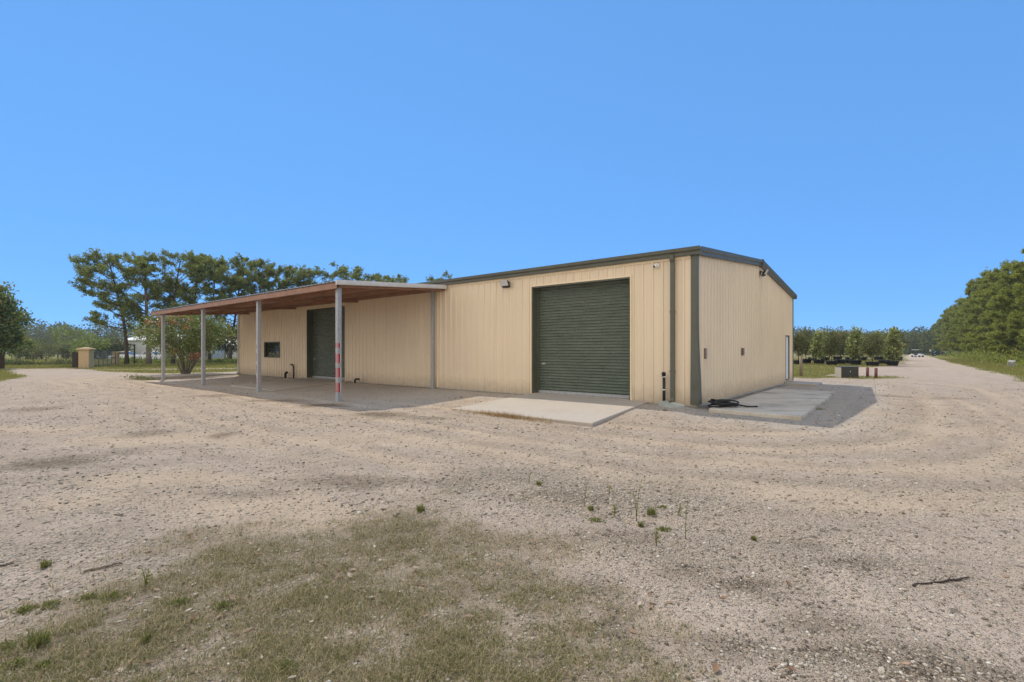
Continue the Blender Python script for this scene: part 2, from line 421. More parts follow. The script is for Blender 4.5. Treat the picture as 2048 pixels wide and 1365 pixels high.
# wheel ruts: they run round the building at a fixed distance, then up the road beside it
lane = np.where(ly_ > 2, lx_+.0, dB)
ang = np.where(ly_ > 2, ly_, np.where(lx_ > 0, 0, lx_))
rutn = fbm(dB*2.2+(fbm(GX*.12, GY*.12, 31, 2)-.5)*5, ang*.05, 33, 4)
rutzone = sstep(2.6, 5.2, dB)*(1-sstep(9.5, 11.5, dB))
GZ = GZ+rutzone*(rutn-.5)*.05
v_dry = np.zeros(GX.shape); near = (GY > 1.2) & (GY < 12) & (np.abs(GX) < 16)
v_dry[near] = dry_density(GX[near], GY[near])
v_dark = np.zeros(GX.shape); v_sand = np.zeros(GX.shape); v_coarse = np.zeros(GX.shape); nn = (GY > 1.2) & (GY < 40)
v_dark[nn] = blobs(GX[nn], GY[nn], STAINS, .55, 1); v_sand[nn] = blobs(GX[nn], GY[nn], SANDS, .6, 2); v_coarse[nn] = blobs(GX[nn], GY[nn], COARSE, .6, 3)
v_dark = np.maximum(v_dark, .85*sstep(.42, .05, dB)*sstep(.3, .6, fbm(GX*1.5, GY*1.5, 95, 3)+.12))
v_lawn = lawn_amount(GX, GY)
wob = (fbm(GX*.16, GY*.16, 36, 3)-.5)*1.5
v_rut = np.zeros(GX.shape); v_pale = np.zeros(GX.shape)
for k_, (r_, w_, a_) in enumerate([(2.9,.10,.6),(3.5,.16,.8),(4.0,.09,.6),(4.7,.20,.8),(5.3,.10,.7),(5.8,.14,.9),(6.5,.12,.7),(7.0,.22,.8),(7.7,.12,.8),(8.3,.16,.7),(9.2,.14,.6),(10.1,.18,.5)]):
    q_ = dB+wob*(.35+.08*k_)+.25*math.sin(k_*2.7)*np.sin(ang*.11+k_)
    am = a_*np.clip(3.3*(fbm(ang*.10+k_*7.3+GX*.05, GY*.07+k_*3.1, 40+k_, 3)-.34), 0, 1)
    v_rut = np.maximum(v_rut, am*np.exp(-((q_-r_)/w_)**2)); v_pale = np.maximum(v_pale, am*np.exp(-((q_-r_-w_*2.1)/(w_*1.3))**2))
m_ = sstep(2.2, 3.2, dB)*(1-sstep(10, 12, dB))*(1-.75*v_coarse)*(1-v_dry)
v_rut *= m_; v_sand = np.maximum(v_sand, v_pale*m_*.8)
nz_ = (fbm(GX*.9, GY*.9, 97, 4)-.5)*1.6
v_shade_lift = sstep(5.9, 5.0, -ly_+nz_)*sstep(-32, -31, lx_)*sstep(-6.6, -8.2, lx_+nz_)*(ly_ < 1)  # paler grey gravel colour put under the canopy to brighten its shaded ground
v_shade_lift = np.maximum(v_shade_lift, .6*sstep(4.4, 3.4, lx_+nz_*.6)*sstep(-2.6, -1.4, ly_+nz_*.6)*(lx_ > -7)*(ly_ < 16))  # same lightening for the shaded ground round the gable wall
nx, ny = len(xs), len(ys)
idx = np.arange(nx*ny).reshape(ny, nx)
quads = np.stack([idx[:-1,:-1].ravel(), idx[:-1,1:].ravel(), idx[1:,1:].ravel(), idx[1:,:-1].ravel()], 1)
# leave out the squares wholly under the warehouse floor? the sheet simply runs on beneath it, lower than the slab
me = mesh_np('ground', np.stack([GX, GY, GZ], 1), quads, True)
for nm, arr in (('dry', v_dry), ('dark', v_dark), ('sand', v_sand), ('coarse', v_coarse), ('lawn', v_lawn), ('rut', v_rut), ('pad', v_shade_lift)):
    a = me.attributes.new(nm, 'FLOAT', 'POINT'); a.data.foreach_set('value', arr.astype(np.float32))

def ground_mat():
    m, nt, b = nodes('gravel_and_grass'); lk = nt.links.new
    pos = nt.nodes.new('ShaderNodeNewGeometry').outputs['Position']
    def att(n):
        a = nt.nodes.new('ShaderNodeAttribute'); a.attribute_name = n; return a.outputs['Fac']
    def vor(scale, feature='F1', rnd=1.):
        n = nt.nodes.new('ShaderNodeTexVoronoi'); n.feature = feature; n.inputs['Scale'].default_value = scale; n.inputs['Randomness'].default_value = rnd
        lk(pos, n.inputs['Vector']); return n
    n_l = noise(nt, pos, .22, 5, .6); n_m = noise(nt, pos, 1.3, 6, .62); n_f = noise(nt, pos, 9, 6, .65); n_g = noise(nt, pos, 55, 4, .6)
    base = mixc(nt, ramp(nt, n_m, .3, .72), (0.413,0.324,0.248), (0.647,0.522,0.413))
    base = mixc(nt, ramp(nt, n_l, .35, .7, 0, .5), base, (0.6,0.466,0.349))
    base = mixc(nt, ramp(nt, n_f, .52, .76, 0, .55), base, (0.359,0.276,0.203))
    base = mixc(nt, math2(nt, 'MULTIPLY', att('sand'), .75), base, (0.634,0.483,0.321))
    # pebbles: three sizes, each stone its own shade
    h = None
    for sc, amt, gate in ((24, .85, .60), (52, .9, .40), (105, .8, .25)):
        vo = vor(sc); bw = nt.nodes.new('ShaderNodeRGBToBW'); lk(vo.outputs['Color'], bw.inputs[0])
        shade = ramp(nt, bw.outputs[0], .2, .85)
        stone = mixc(nt, shade, (0.306,0.236,0.155), (0.748,0.632,0.466))
        inside = ramp(nt, vo.outputs['Distance'], .25, .5, 1, 0)
        pres = nt.nodes.new('ShaderNodeSeparateColor'); lk(vo.outputs['Color'], pres.inputs[0])
        coarse = math2(nt, 'MULTIPLY', att('coarse'), .45)
        on = ramp(nt, math2(nt, 'ADD', math2(nt, 'ADD', pres.outputs[1], coarse), math2(nt, 'MULTIPLY', n_f, .35)), gate+.42, gate+.55)
        fac = math2(nt, 'MULTIPLY', math2(nt, 'MULTIPLY', inside, on), amt); fac = math2(nt, 'MULTIPLY', fac, ramp(nt, att('sand'), .1, .8, 1, .3))
        base = mixc(nt, fac, base, stone)
        hh = math2(nt, 'MULTIPLY', fac, .9/sc)
        h = hh if h is None else math2(nt, 'ADD', h, hh)
    for sc, keep_, sz_ in ((6.5, .80, .30), (15, .74, .30), (34, .70, .34)):     # dark clods and chips lying apart
        vo = vor(sc); pr = nt.nodes.new('ShaderNodeSeparateColor'); lk(vo.outputs['Color'], pr.inputs[0])
        f_ = math2(nt, 'MULTIPLY', ramp(nt, vo.outputs['Distance'], sz_*.6, sz_, 1, 0), ramp(nt, math2(nt, 'ADD', pr.outputs[0], math2(nt, 'MULTIPLY', n_m, .3)), keep_+.16, keep_+.2))
        f_ = math2(nt, 'MULTIPLY', f_, ramp(nt, att('sand'), .1, .8, 1, .45)); base = mixc(nt, math2(nt, 'MULTIPLY', f_, .75), base, (0.158,0.129,0.0959))
    base = mixc(nt, math2(nt, 'MULTIPLY', att('rut'), ramp(nt, n_f, .3, .7, .15, .5)), base, (0.34,0.267,0.182))
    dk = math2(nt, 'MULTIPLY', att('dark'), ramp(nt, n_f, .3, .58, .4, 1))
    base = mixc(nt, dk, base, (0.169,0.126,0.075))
    base = mixc(nt, math2(nt, 'MULTIPLY', att('pad'), ramp(nt, n_f, .3, .7, .75, .35)), base, (0.573,0.541,0.479))  # pale grey mixed in where shade falls, lifting the shaded gravel
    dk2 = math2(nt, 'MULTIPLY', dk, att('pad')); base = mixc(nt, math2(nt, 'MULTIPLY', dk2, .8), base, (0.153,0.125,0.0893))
    # thatch of the dry grass
    th = mixc(nt, ramp(nt, n_f, .3, .7), (.12,.094,.046), (.30,.235,.135))
    th = mixc(nt, ramp(nt, n_g, .45, .7, 0, .6), th, (.07,.052,.026))
    base = mixc(nt, math2(nt, 'MULTIPLY', att('dry'), ramp(nt, n_f, .3, .62, .25, 1)), base, th)
    # lawn and field
    ln = noise(nt, pos, .16, 5, .6); ln2 = noise(nt, pos, .7, 5, .65); ln3 = noise(nt, pos, 7, 4, .6)
    lawn = mixc(nt, ramp(nt, ln2, .35, .68), (.15,.16,.03), (.25,.235,.06))
    lawn = mixc(nt, ramp(nt, ln, .45, .68, 0, .8), lawn, (.32,.255,.10))
    lawn = mixc(nt, ramp(nt, ln3, .5, .75, 0, .5), lawn, (.10,.10,.028))
    base = mixc(nt, att('lawn'), base, lawn)
    lk(base, b.inputs['Base Color']); b.inputs['Roughness'].default_value = .95; b.inputs['Specular IOR Level'].default_value = .12
    h = math2(nt, 'ADD', h, math2(nt, 'MULTIPLY', n_f, .05)); h = math2(nt, 'ADD', h, math2(nt, 'MULTIPLY', n_g, .02))
    bn = nt.nodes.new('ShaderNodeBump'); bn.inputs['Strength'].default_value = 1.; bn.inputs['Distance'].default_value = 1.5
    lk(h, bn.inputs['Height']); lk(bn.outputs[0], b.inputs['Normal'])
    return m
ground = link('ground', me, ground_mat()); tag(ground, 'pale gravel yard with a dry grass patch, fading into lawn and field', 'ground', kind='structure')

def gzf(x, y):                                      # height of the built ground sheet, ruts included
    x = np.asarray(x, float); y = np.asarray(y, float)
    lx, ly = L(x, y); d = dist_building(x, y)
    an = np.where(ly > 2, ly, np.where(lx > 0, 0, lx))
    rn = fbm(d*2.2+(fbm(x*.12, y*.12, 31, 2)-.5)*5, an*.05, 33, 4)
    return gz(x, y)+sstep(2.6, 5.2, d)*(1-sstep(9.5, 11.5, d))*(rn-.5)*.05

# ------------------------------------------------------------------ loose stones (one heap nobody could count)
rng = np.random.default_rng(7)
def scatter(n, ymin, ymax, power=1.0):
    y = ymin*(ymax/ymin)**(rng.random(n)**power)
    x = (rng.random(n)*2-1)*(1.09*y+.4)
    return x, y
ICO_V = []
t_ = (1+5**.5)/2
for a, b_ in ((1, t_),):
    ICO_V = np.array([(-1,t_,0),(1,t_,0),(-1,-t_,0),(1,-t_,0),(0,-1,t_),(0,1,t_),(0,-1,-t_),(0,1,-t_),(t_,0,-1),(t_,0,1),(-t_,0,-1),(-t_,0,1)])/math.hypot(1, t_)
ICO_F = np.array([(0,11,5),(0,5,1),(0,1,7),(0,7,10),(0,10,11),(1,5,9),(5,11,4),(11,10,2),(10,7,6),(7,1,8),(3,9,4),(3,4,2),(3,2,6),(3,6,8),(3,8,9),(4,9,5),(2,4,11),(6,2,10),(8,6,7),(9,8,1)])
def stones(n, ymin, ymax, smin, smax):
    x, y = scatter(n, ymin, ymax)
    keep = (dist_building(x, y) > .35)
    c = blobs(x, y, COARSE, .6, 3); d = np.zeros(n); m = y < 12; d[m] = dry_density(x[m], y[m])
    s = blobs(x, y, SANDS, .6, 2)
    p = (.42+.58*c)*(1-.6*d)*(1-.7*s)*(.3+1.2*fbm(x*1.1, y*1.1, 41, 3))*(1-.9*lawn_amount(x, y))
    lx, ly = L(x, y)
    slab = ((lx > -5.9) & (lx < -.8) & (ly > -4.3)) | ((lx > .3) & (lx < 2.7) & (ly > -.7) & (ly < 8.3)) | ((lx > -22) & (lx < -15.4) & (ly > -4.7))
    keep &= (rng.random(n) < p) & ~slab
    x, y = x[keep], y[keep]; n = len(x)
    sz = smin*(smax/smin)**(rng.random(n)**2.6)
    z = gzf(x, y)
    ax = np.stack([sz*(.8+.7*rng.random(n)), sz*(.6+.5*rng.random(n)), sz*(.42+.40*rng.random(n))], 1)
    rot = rng.random(n)*6.283
    V = ICO_V[None]*(1+.6*(rng.random((n, 12, 1))-.5))*ax[:, None, :]
    cs, sn = np.cos(rot)[:, None], np.sin(rot)[:, None]
    VX = V[..., 0]*cs-V[..., 1]*sn; VY = V[..., 0]*sn+V[..., 1]*cs
    V = np.stack([VX+x[:, None], VY+y[:, None], V[..., 2]+(z+ax[:, 2]*.25)[:, None]], 2)
    Fc = (ICO_F[None]+12*np.arange(n)[:, None, None])
    return V.reshape(-1, 3), Fc.reshape(-1, 3)
sv, sf = [], []
for a in ((90000, 2.3, 6.5, .003, .015), (60000, 5, 13, .006, .022), (20000, 10, 26, .011, .036)):
    v, f = stones(*a); sf.append(f+sum(len(q) for q in sv)); sv.append(v)
def stone_mat():
    m, nt, b = nodes('loose_stone'); g = nt.nodes.new('ShaderNodeNewGeometry'); r = g.outputs['Random Per Island']
    c = mixc(nt, r, (0.285,0.238,0.181), (0.532,0.47,0.377))
    wn = nt.nodes.new('ShaderNodeTexWhiteNoise'); wn.noise_dimensions = '1D'; nt.links.new(r, wn.inputs['W'])
    c = mixc(nt, ramp(nt, wn.outputs['Value'], .975, .98), c, (0.684,0.64,0.539))
    c = mixc(nt, ramp(nt, wn.outputs['Value'], .16, .15), c, (0.142,0.116,0.0837))
    c = mixc(nt, ramp(nt, noise(nt, coords(nt, 'Object'), 130, 3), .35, .7, 0, .35), c, (0.247,0.204,0.153))
    nt.links.new(c, b.inputs['Base Color']); b.inputs['Roughness'].default_value = .9; b.inputs['Specular IOR Level'].default_value = .2
    return m
tag(link('gravel', mesh_np('gravel', np.concatenate(sv), np.concatenate(sf)), stone_mat()), 'loose pale stones scattered over the gravel yard', 'gravel', kind='stuff')

# ------------------------------------------------------------------ grass blades
def blades(x, y, z, hgt, wid, lean, curl=.5):
    """bent three-sided blades; lean 0 upright .. 1 lying"""
    n = len(x)
    az = rng.random(n)*6.283; dx, dy = np.cos(az), np.sin(az)
    ln = lean*hgt; up = hgt*np.sqrt(np.clip(1-lean**2, .02, 1))
    tw = az+1.57+(rng.random(n)-.5)*1.2; wx, wy = np.cos(tw)*wid/2, np.sin(tw)*wid/2
    m = .5
    P = np.stack([
        np.stack([x-wx, y-wy, z-.004], 1), np.stack([x+wx, y+wy, z-.004], 1),
        np.stack([x-wx*.8+dx*ln*m*curl, y-wy*.8+dy*ln*m*curl, z+up*.6], 1), np.stack([x+wx*.8+dx*ln*m*curl, y+wy*.8+dy*ln*m*curl, z+up*.6], 1),
        np.stack([x+dx*ln, y+dy*ln, z+up], 1)], 1)
    b0 = 5*np.arange(n)
    q = np.stack([b0, b0+1, b0+3, b0+2], 1); t = np.stack([b0+2, b0+3, b0+4], 1)
    return P.reshape(-1, 3), q, t
def join(parts):
    vs, qs, ts = [], [], []; o = 0
    for p, q, t in parts:
        vs.append(p); qs.append(q+o); ts.append(t+o); o += len(p)
    return np.concatenate(vs), [np.concatenate(qs), np.concatenate(ts)]
n = 900000
y = 2.2*(9.5/2.2)**rng.random(n); x = (rng.random(n)*2-1)*np.minimum(1.09*y+.4, 7)
d = dry_density(x, y)*np.clip(.15+1.9*(fbm(x*6, y*6, 55, 3)-.25), 0, 1)
k = rng.random(n) < d*.85
x, y = x[k], y[k]; n = len(x)
parts = [blades(x, y, gzf(x, y), .018+.050*rng.random(n)**1.5, .0022+.0028*rng.random(n), .45+.54*rng.random(n)**.5)]
tag(link('dry_grass', mesh_np('dry_grass', *join(parts)), M['drygrass']), 'sparse brownish olive grass patch close to the camera', 'grass', kind='stuff')
# straw along the front edge of the door slab
n = 2600
t = rng.random(n); s = rng.normal(0, .10, n)
lx = -5.6+3.7*t**.8; ly = -4.0-.26*(lx+5.64)/4.75-.04-.10*np.abs(rng.normal(0, 1, n))
k = rng.random(n) < (.15+.85*np.exp(-((t-.52)/.22)**2)); lx, ly = lx[k], ly[k]; n = len(lx)
x, y = W(lx, ly)
parts = [blades(x, y, gzf(x, y), .05+.12*rng.random(n), .004+.004*rng.random(n), .1+.6*rng.random(n))]
tag(link('straw_grass', mesh_np('straw_grass', *join(parts)), M['straw']), 'fringe of straw-coloured dead grass along the front of the door slab', 'dead grass', kind='stuff')
# lawn tufts near the lawn edges, where blades can still be told from the sheet
n = 300000
yy = 24*(95/24)**rng.random(n); xx = (rng.random(n)*2-1)*1.1*yy
px = CX+F*xx/yy; k = (px < 485) | (px > 1580); xx, yy = xx[k], yy[k]
la = lawn_amount(xx, yy); k = (rng.random(len(xx)) < la*.8) & (dist_building(xx, yy) > .3); xx, yy = xx[k], yy[k]; n = len(xx)
parts = [blades(xx, yy, gzf(xx, yy), (.06+.09*rng.random(n))*(yy/35)**.5, .02*(yy/30), .2+.6*rng.random(n))]
tag(link('lawn_grass', mesh_np('lawn_grass', *join(parts)), M['greengrass']), 'short green grass of the lawns and verges beyond the yard', 'grass', kind='stuff')
# fallen leaves and bark bits
n = 420
x = np.concatenate([rng.uniform(-3.4, 2.2, 300), rng.uniform(-3, 5, 120)]); y = np.concatenate([2.4+2.6*rng.random(300)**1.3, 2.5+5*rng.random(120)])
k = rng.random(n) < np.where(np.arange(n) < 300, .35+.65*dry_density(x, y), .5); x, y = x[k], y[k]; n = len(x)
z = gzf(x, y)+.006+.012*rng.random(n)
az = rng.random(n)*6.283; s = .012+.026*rng.random(n)**1.6; w = s*(.3+.3*rng.random(n)); lf = rng.uniform(-.5, .8, n)*s
c, sn = np.cos(az), np.sin(az)
def pt(u, v, h): return np.stack([x+c*u-sn*v, y+sn*u+c*v, z+h], 1)
P = np.stack([pt(-s, 0*s, 0*s), pt(-.2*s, -w, lf*.5), pt(.3*s, -w*.8, lf*.6), pt(s, 0*s, lf), pt(.2*s, w, lf*.7), pt(-.4*s, w*.8, lf*.3), pt(0*s, 0*s, -.1*s)], 1).reshape(-1, 3)
b0 = 7*np.arange(n); T = np.concatenate([np.stack([b0+i, b0+(i+1) % 6, b0+6], 1) for i in range(6)])
tag(link('leaf_litter', mesh_np('leaf_litter', P, T), M['deadleaf']), 'dead brown leaves strewn over the dry grass', 'fallen leaves', kind='stuff')

# crumbs of dark leaf and dirt on the stained patches
n = 85000
y = 2.3*(16/2.3)**rng.random(n); x = (rng.random(n)*2-1)*(1.09*y+.4)
k = rng.random(n) < np.maximum(blobs(x, y, STAINS, .55, 1), .05)*.8*(.2+1.3*fbm(x*4, y*4, 66, 3)); k &= dist_building(x, y) > .3
lx, ly = L(x, y); k &= ~((lx > -6) & (lx < -.7) & (ly > -4.5))
x, y = x[k], y[k]; n = len(x); z = gzf(x, y)+.003
az = rng.random(n)*6.283; s = (.006+.016*rng.random(n)**2)*(y/4)**.6; w = s*(.15+.4*rng.random(n)); c, sn = np.cos(az), np.sin(az); up = rng.uniform(.1, .7, n)*s
def pt(u, v, h): return np.stack([x+c*u-sn*v, y+sn*u+c*v, z+h], 1)
P = np.stack([pt(-s, 0*s, 0*s), pt(0*s, -w, up*.5), pt(s, 0*s, up), pt(0*s, w, up*.4)], 1).reshape(-1, 3)
tag(link('dirt_crumbs', mesh_np('dirt_crumbs', P, np.arange(4*n).reshape(-1, 4)), leafmat('leaf_crumbs', (.05,.035,.022), (.16,.115,.07), None, .1)), 'dark crumbs of leaf and dirt gathered on the gravel', 'litter', kind='stuff')
# ================================================================== WAREHOUSE
RZ = -TH
B = empty('warehouse', (BX, BY, 0), RZ)
tag(B, 'long tan metal warehouse with dark green trim and roll-up doors', 'building')
PITCH = .305
def ribbed(name, u0, u1, zb, ztop, place, openings=(), mat=None, label=None, rib=.034):
    us = []
    k = math.floor(u0/PITCH)-1
    while k*PITCH < u1+PITCH:
        for du, o in ((0, 0), (.225, 0), (.242, rib), (.288, rib)):
            us.append((k*PITCH+du, o))
        k += 1
    def off(u):
        r = (u/PITCH-math.floor(u/PITCH))*PITCH
        if r < .225: return 0.
        if r < .242: return rib*(r-.225)/.017
        if r < .288: return rib
        return rib*(1-(r-.288)/(PITCH-.288))
    br = sorted(set([u0, u1]+[round(u, 5) for u, _ in us if u0 < u < u1]+[e for o in openings for e in o[:2]]+([ (u0+u1)/2 ] if callable(ztop) else [])))
    zt = ztop if callable(ztop) else (lambda u: ztop)
    mb = MB()
    for a, b in zip(br[:-1], br[1:]):
        if b-a < 1e-4: continue
        m = (a+b)/2; spans = [(lambda u: zb, zt)]
        for o in openings:
            if o[0] < m < o[1]:
                spans = []
                if o[2] > zb: spans.append((lambda u: zb, lambda u, z=o[2]: z))
                spans.append((lambda u, z=o[3]: z, zt))
        for lo, hi in spans:
            mb.add([place(a, off(a), lo(a)), place(b, off(b), lo(b)), place(b, off(b), hi(b)), place(a, off(a), hi(a))], [(0,1,2,3)])
    o = mb.build(name, mat or M['tan'], B)
    if label: o['label'] = label
    return o
D1 = (-5.686, -1.96, 0, 3.746); D2 = (-21.18, -17.41, 0, 3.76); WN = (-26.31, -24.33, 1.09, 2.04)
WD = (12.75, 13.70, .10, 2.25)
gab = lambda y: EAVE+(RIDGE-EAVE)*(1-abs(y-DEP/2)/(DEP/2))
ribbed('wall', -LEN, 0, -.02, EAVE, lambda u, o, z: (u, -o, z), (D1, D2, WN), None, 'long front wall with two roll-up doors')
ribbed('wall', 0, DEP, -.02, gab, lambda u, o, z: (o, u, z), (WD,), None, 'gable end wall with white walk door')
ribbed('wall', -LEN, 0, -.02, EAVE, lambda u, o, z: (u, DEP+o, z))
ribbed('wall', 0, DEP, -.02, gab, lambda u, o, z: (-LEN-o, u, z))
MB().box(-LEN-.015, .015, -.015, DEP+.015, -.5, -.021).build('foundation', M['concrete_grey'], B)
# roof: two slopes with ribs, slight overhang
rf = MB(); OV = .10; sl = (RIDGE-EAVE)/(DEP/2)
zr = lambda y: EAVE+.20+sl*(y if y < DEP/2 else DEP-y)
for y0, y1 in ((-OV, DEP/2), (DEP/2, DEP+OV)):
    v = []; f = []; k = 0
    x = -LEN-.1; cols = []
    while x < .1:
        for du, o in ((0, 0), (.56, 0), (.58, .03), (.60, .03), (.609, 0)):
            if x+du < .1: cols.append((x+du, o))
        x += .61
    cols.append((.1, 0))
    for x, o in cols:
        v += [(x, y0, zr(y0)+o), (x, y1, zr(y1)+o)]
    f = [(2*i, 2*i+2, 2*i+3, 2*i+1) for i in range(len(cols)-1)]
    rf.add(v, f)
rf.add([(-LEN-.1,-OV,zr(-OV)-.03),(.1,-OV,zr(-OV)-.03),(.1,DEP/2,zr(DEP/2)-.03),(-LEN-.1,DEP/2,zr(DEP/2)-.03),(.1,DEP+OV,zr(DEP+OV)-.03),(-LEN-.1,DEP+OV,zr(DEP+OV)-.03)], [(0,1,2,3),(3,2,4,5)])
roof = rf.build('roof', M['roof'], B)
MB().prism([(-.22,-.02),(0,.025),(.22,-.02),(.22,0),(0,.05),(-.22,0)], (-LEN-.12, DEP/2, zr(DEP/2)+.03), (0,1,0), (0,0,1), (LEN+.24,0,0)).build('ridge_cap', M['roof'], roof)
# eave gutters front and back (stepped profile), rake trim on both gables
GP = [(.0,0),(.095,0),(.10,.085),(.155,.125),(.165,.215),(.15,.215),(.14,.19),(0,.19)]
g1 = MB().prism([(p[0], p[1]) for p in GP], (-LEN-.17, -.03, EAVE), (0,-1,0), (0,0,1), (LEN+.34,0,0)).build('gutter', M['green'], B)
MB().prism([(p[0], p[1]) for p in GP], (-LEN-.17, DEP+.03, EAVE), (0,1,0), (0,0,1), (LEN+.34,0,0)).build('gutter', M['green'], B)
RP = [(0,0),(.075,0),(.08,.085),(.13,.12),(.14,.225),(.0,.225)]
for sx, x0 in ((1, .031), (-1, -LEN-.031)):
    for y0, y1 in ((-.0, DEP/2-.012), (DEP+.0, DEP/2+.012)):
        dz = sl*abs(y1-y0)
        MB().prism(RP, (x0, y0, EAVE), (sx,0,0), (0,0,1), (0, y1-y0, dz)).build('rake_trim', M['green'], B)
# ridge joint plate at the gable peak
MB().box(.03, .185, DEP/2-.06, DEP/2+.06, RIDGE-.02, RIDGE+.245).build('peak_cap', M['green'], B)
# corner trims
ct = MB()
zs = [0, .12, .35, .7, 1.1, 1.5, 1.9, 2.6, 3.4, EAVE]
fl = [.235, .235, .23, .212, .19, .165, .15, .14, .14, .14]          # flange width on the gable side: the foot has been knocked out of shape
bu = [.085, .09, .08, .075, .06, .05, .04, .036, .036, .036]
v = []
for z, w, b_ in zip(zs, fl, bu):
    v += [(-.13, -.034, z), (-.13-.0, -b_*.9-.005, z), (b_*.25, -b_-.01, z), (b_+.01, -b_*.3, z), (b_, w, z), (.031, w+.002, z)]
f = []
for i in range(len(zs)-1):
    for k in range(5): f.append((i*6+k, i*6+k+1, i*6+6+k+1, i*6+6+k))
ct.add(v, f); ct.build('corner_trim', M['green'], B)['label'] = 'dark green corner trim bent out of shape near its foot'
def ltrim(x, y, sx, sy, mat):
    mb = MB(); mb.box(min(x, x+sx*.14), max(x, x+sx*.14), min(y, y-sy*.035), max(y, y-sy*.035)+0, 0, EAVE)
    mb.box(min(x, x-sx*.035), max(x, x-sx*.035), min(y, y+sy*.14), max(y, y+sy*.14), 0, EAVE)
    return mb.build('corner_trim', mat, B)
ltrim(0, DEP, -1, -1, M['green']); ltrim(-LEN, 0, 1, 1, M['green']); ltrim(-LEN, DEP, 1, -1, M['green'])
# dark green inside corner lines at the far end of the gable are covered by the trim above
# downspouts
def downspout(x, mat, label):
    mb = MB(); w, t = .055, .045
    path = [(x, -.125, EAVE+.06), (x, -.125, EAVE-.06), (x, -.075, EAVE-.16), (x, -.075, .14), (x, -.12, .05), (x, -.20, .03)]
    # rectangular section swept down the wall, kicked out at the foot
    v = []; f = []
    P = [Vector(p) for p in path]
    for i, p in enumerate(P):
        d = (P[min(i+1, len(P)-1)]-P[max(i-1, 0)]).normalized(); nrm = Vector((1,0,0)).cross(d).normalized()
        for a, b_ in ((-w, -t), (w, -t), (w, t), (-w, t)): v.append(p+Vector((a,0,0))+nrm*b_)
    for i in range(len(P)-1):
        for k in range(4): f.append((i*4+k, i*4+(k+1)%4, i*4+4+(k+1)%4, i*4+4+k))
    f += [(3,2,1,0), tuple(range(len(v)-4, len(v)))]
    mb.add(v, f)
    for z in (.9, 2.6): mb.box(x-.075, x+.075, -.125, -.028, z, z+.03)
    o = mb.build('downspout', mat, B); o['label'] = label; return o
downspout(-.634, M['green'], 'dark green downspout beside the bent corner')
downspout(-LEN+.32, M['white_trim'], 'pale downspout at the canopy end')
# vertical trim where the canopy stops
MB().box(-10.60, -10.53, -.042, -.001, 0, EAVE-.005).build('joint_trim', M['tan_trim'], B)
MB().box(-LEN+.15, -.14, -.036, -.001, EAVE-.075, EAVE-.004).build('eave_trim', M['tan_trim'], B)

def rollup(dd, label, seed):
    x0, x1, z0, z1 = dd; rec = .30
    root = MB()
    pit = .098; zz = [.115]; prof = []
    while zz[-1] < z1+.1:
        a = zz[-1]
        for u, o in ((0, 0), (.18, .002), (.30, .026), (.42, .036), (.58, .036), (.70, .026), (.82, .002)):
            prof.append((a+u*pit, o))
        zz.append(a+pit)
    v = []; f = []
    rnd = random.Random(seed); nxs = 14
    for i in range(nxs+1):
        x = x0+.05+(x1-x0-.1)*i/nxs
        for z, o in prof:
            v.append((x, rec-o+.006*math.sin(i*1.3+z*2.1+seed)*.6+.004*math.sin(z*5+i*.5), min(z, z1+.1)))
    n = len(prof)
    for i in range(nxs):
        for k in range(n-1): f.append((i*n+k, i*n+n+k, i*n+n+k+1, i*n+k+1))
    root.add(v, f, True)
    door = root.build('roll_up_door', M['shutter'], B); door['label'] = label
    fr = MB()
    fr.box(x0, x0+.035, -.032, rec+.09, z0-.015, z1); fr.box(x1-.035, x1, -.032, rec+.09, z0-.015, z1)
    fr.box(x0+.036, x1-.036, -.032, rec+.09, z1-.045, z1)
    fr.box(x0+.0355, x0+.10, rec-.06, rec-.015, z0, z1-.046); fr.box(x1-.10, x1-.0355, rec-.06, rec-.015, z0, z1-.046)
    fr.build('door_frame', M['green'], door)
    MB().box(x0+.10, x1-.10, rec-.055, rec+.01, .018, .112).build('bottom_bar', M['galv'], door)
    MB().box(x0+.02, x1-.02, -.031, rec+.4, -.2, .014).build('sill', M['concrete'], door)
    lk = MB(); lk.box(x0+.25, x0+.40, rec-.07, rec-.034, 1.02, 1.08); lk.box(x0+.29, x0+.33, rec-.085, rec-.07, 1.03, 1.07)
    lk.build('latch', M['galv'], door)
    dk = MB().box(x0+.0, x1-.0, rec+.5, rec+.52, 0, z1+.3).build('drum_cover', M['black'], door)
    t = MB()                                        # pale bead round the opening on the wall face
    for a, b_ in ((x0-.05, x0-.004), (x1+.004, x1+.05)): t.box(a, b_, -.040, -.001, 0, z1+.05)
    t.box(x0-.004, x1+.004, -.040, -.001, z1+.003, z1+.05)
    t.build('opening_trim', M['tan_trim'], door)
    return door
rollup(D1, 'dark green roll-up door above the large concrete slab', 1)
rollup(D2, 'dark green roll-up door in the shade under the canopy', 5)

# window
x0, x1, z0, z1 = WN
pane = MB().box(x0+.05, x1-.05, .05, .06, z0+.05, z1-.05)
win = MB()
for a in ((x0, x1, -.05, .07, z0, z0+.05), (x0, x1, -.05, .07, z1-.05, z1), (x0, x0+.05, -.05, .07, z0+.0501, z1-.0501), (x1-.05, x1, -.05, .07, z0+.0501, z1-.0501)): win.box(*a)
win = win.build('window', M['green'], B); pane.build('pane', M['glass'], win)
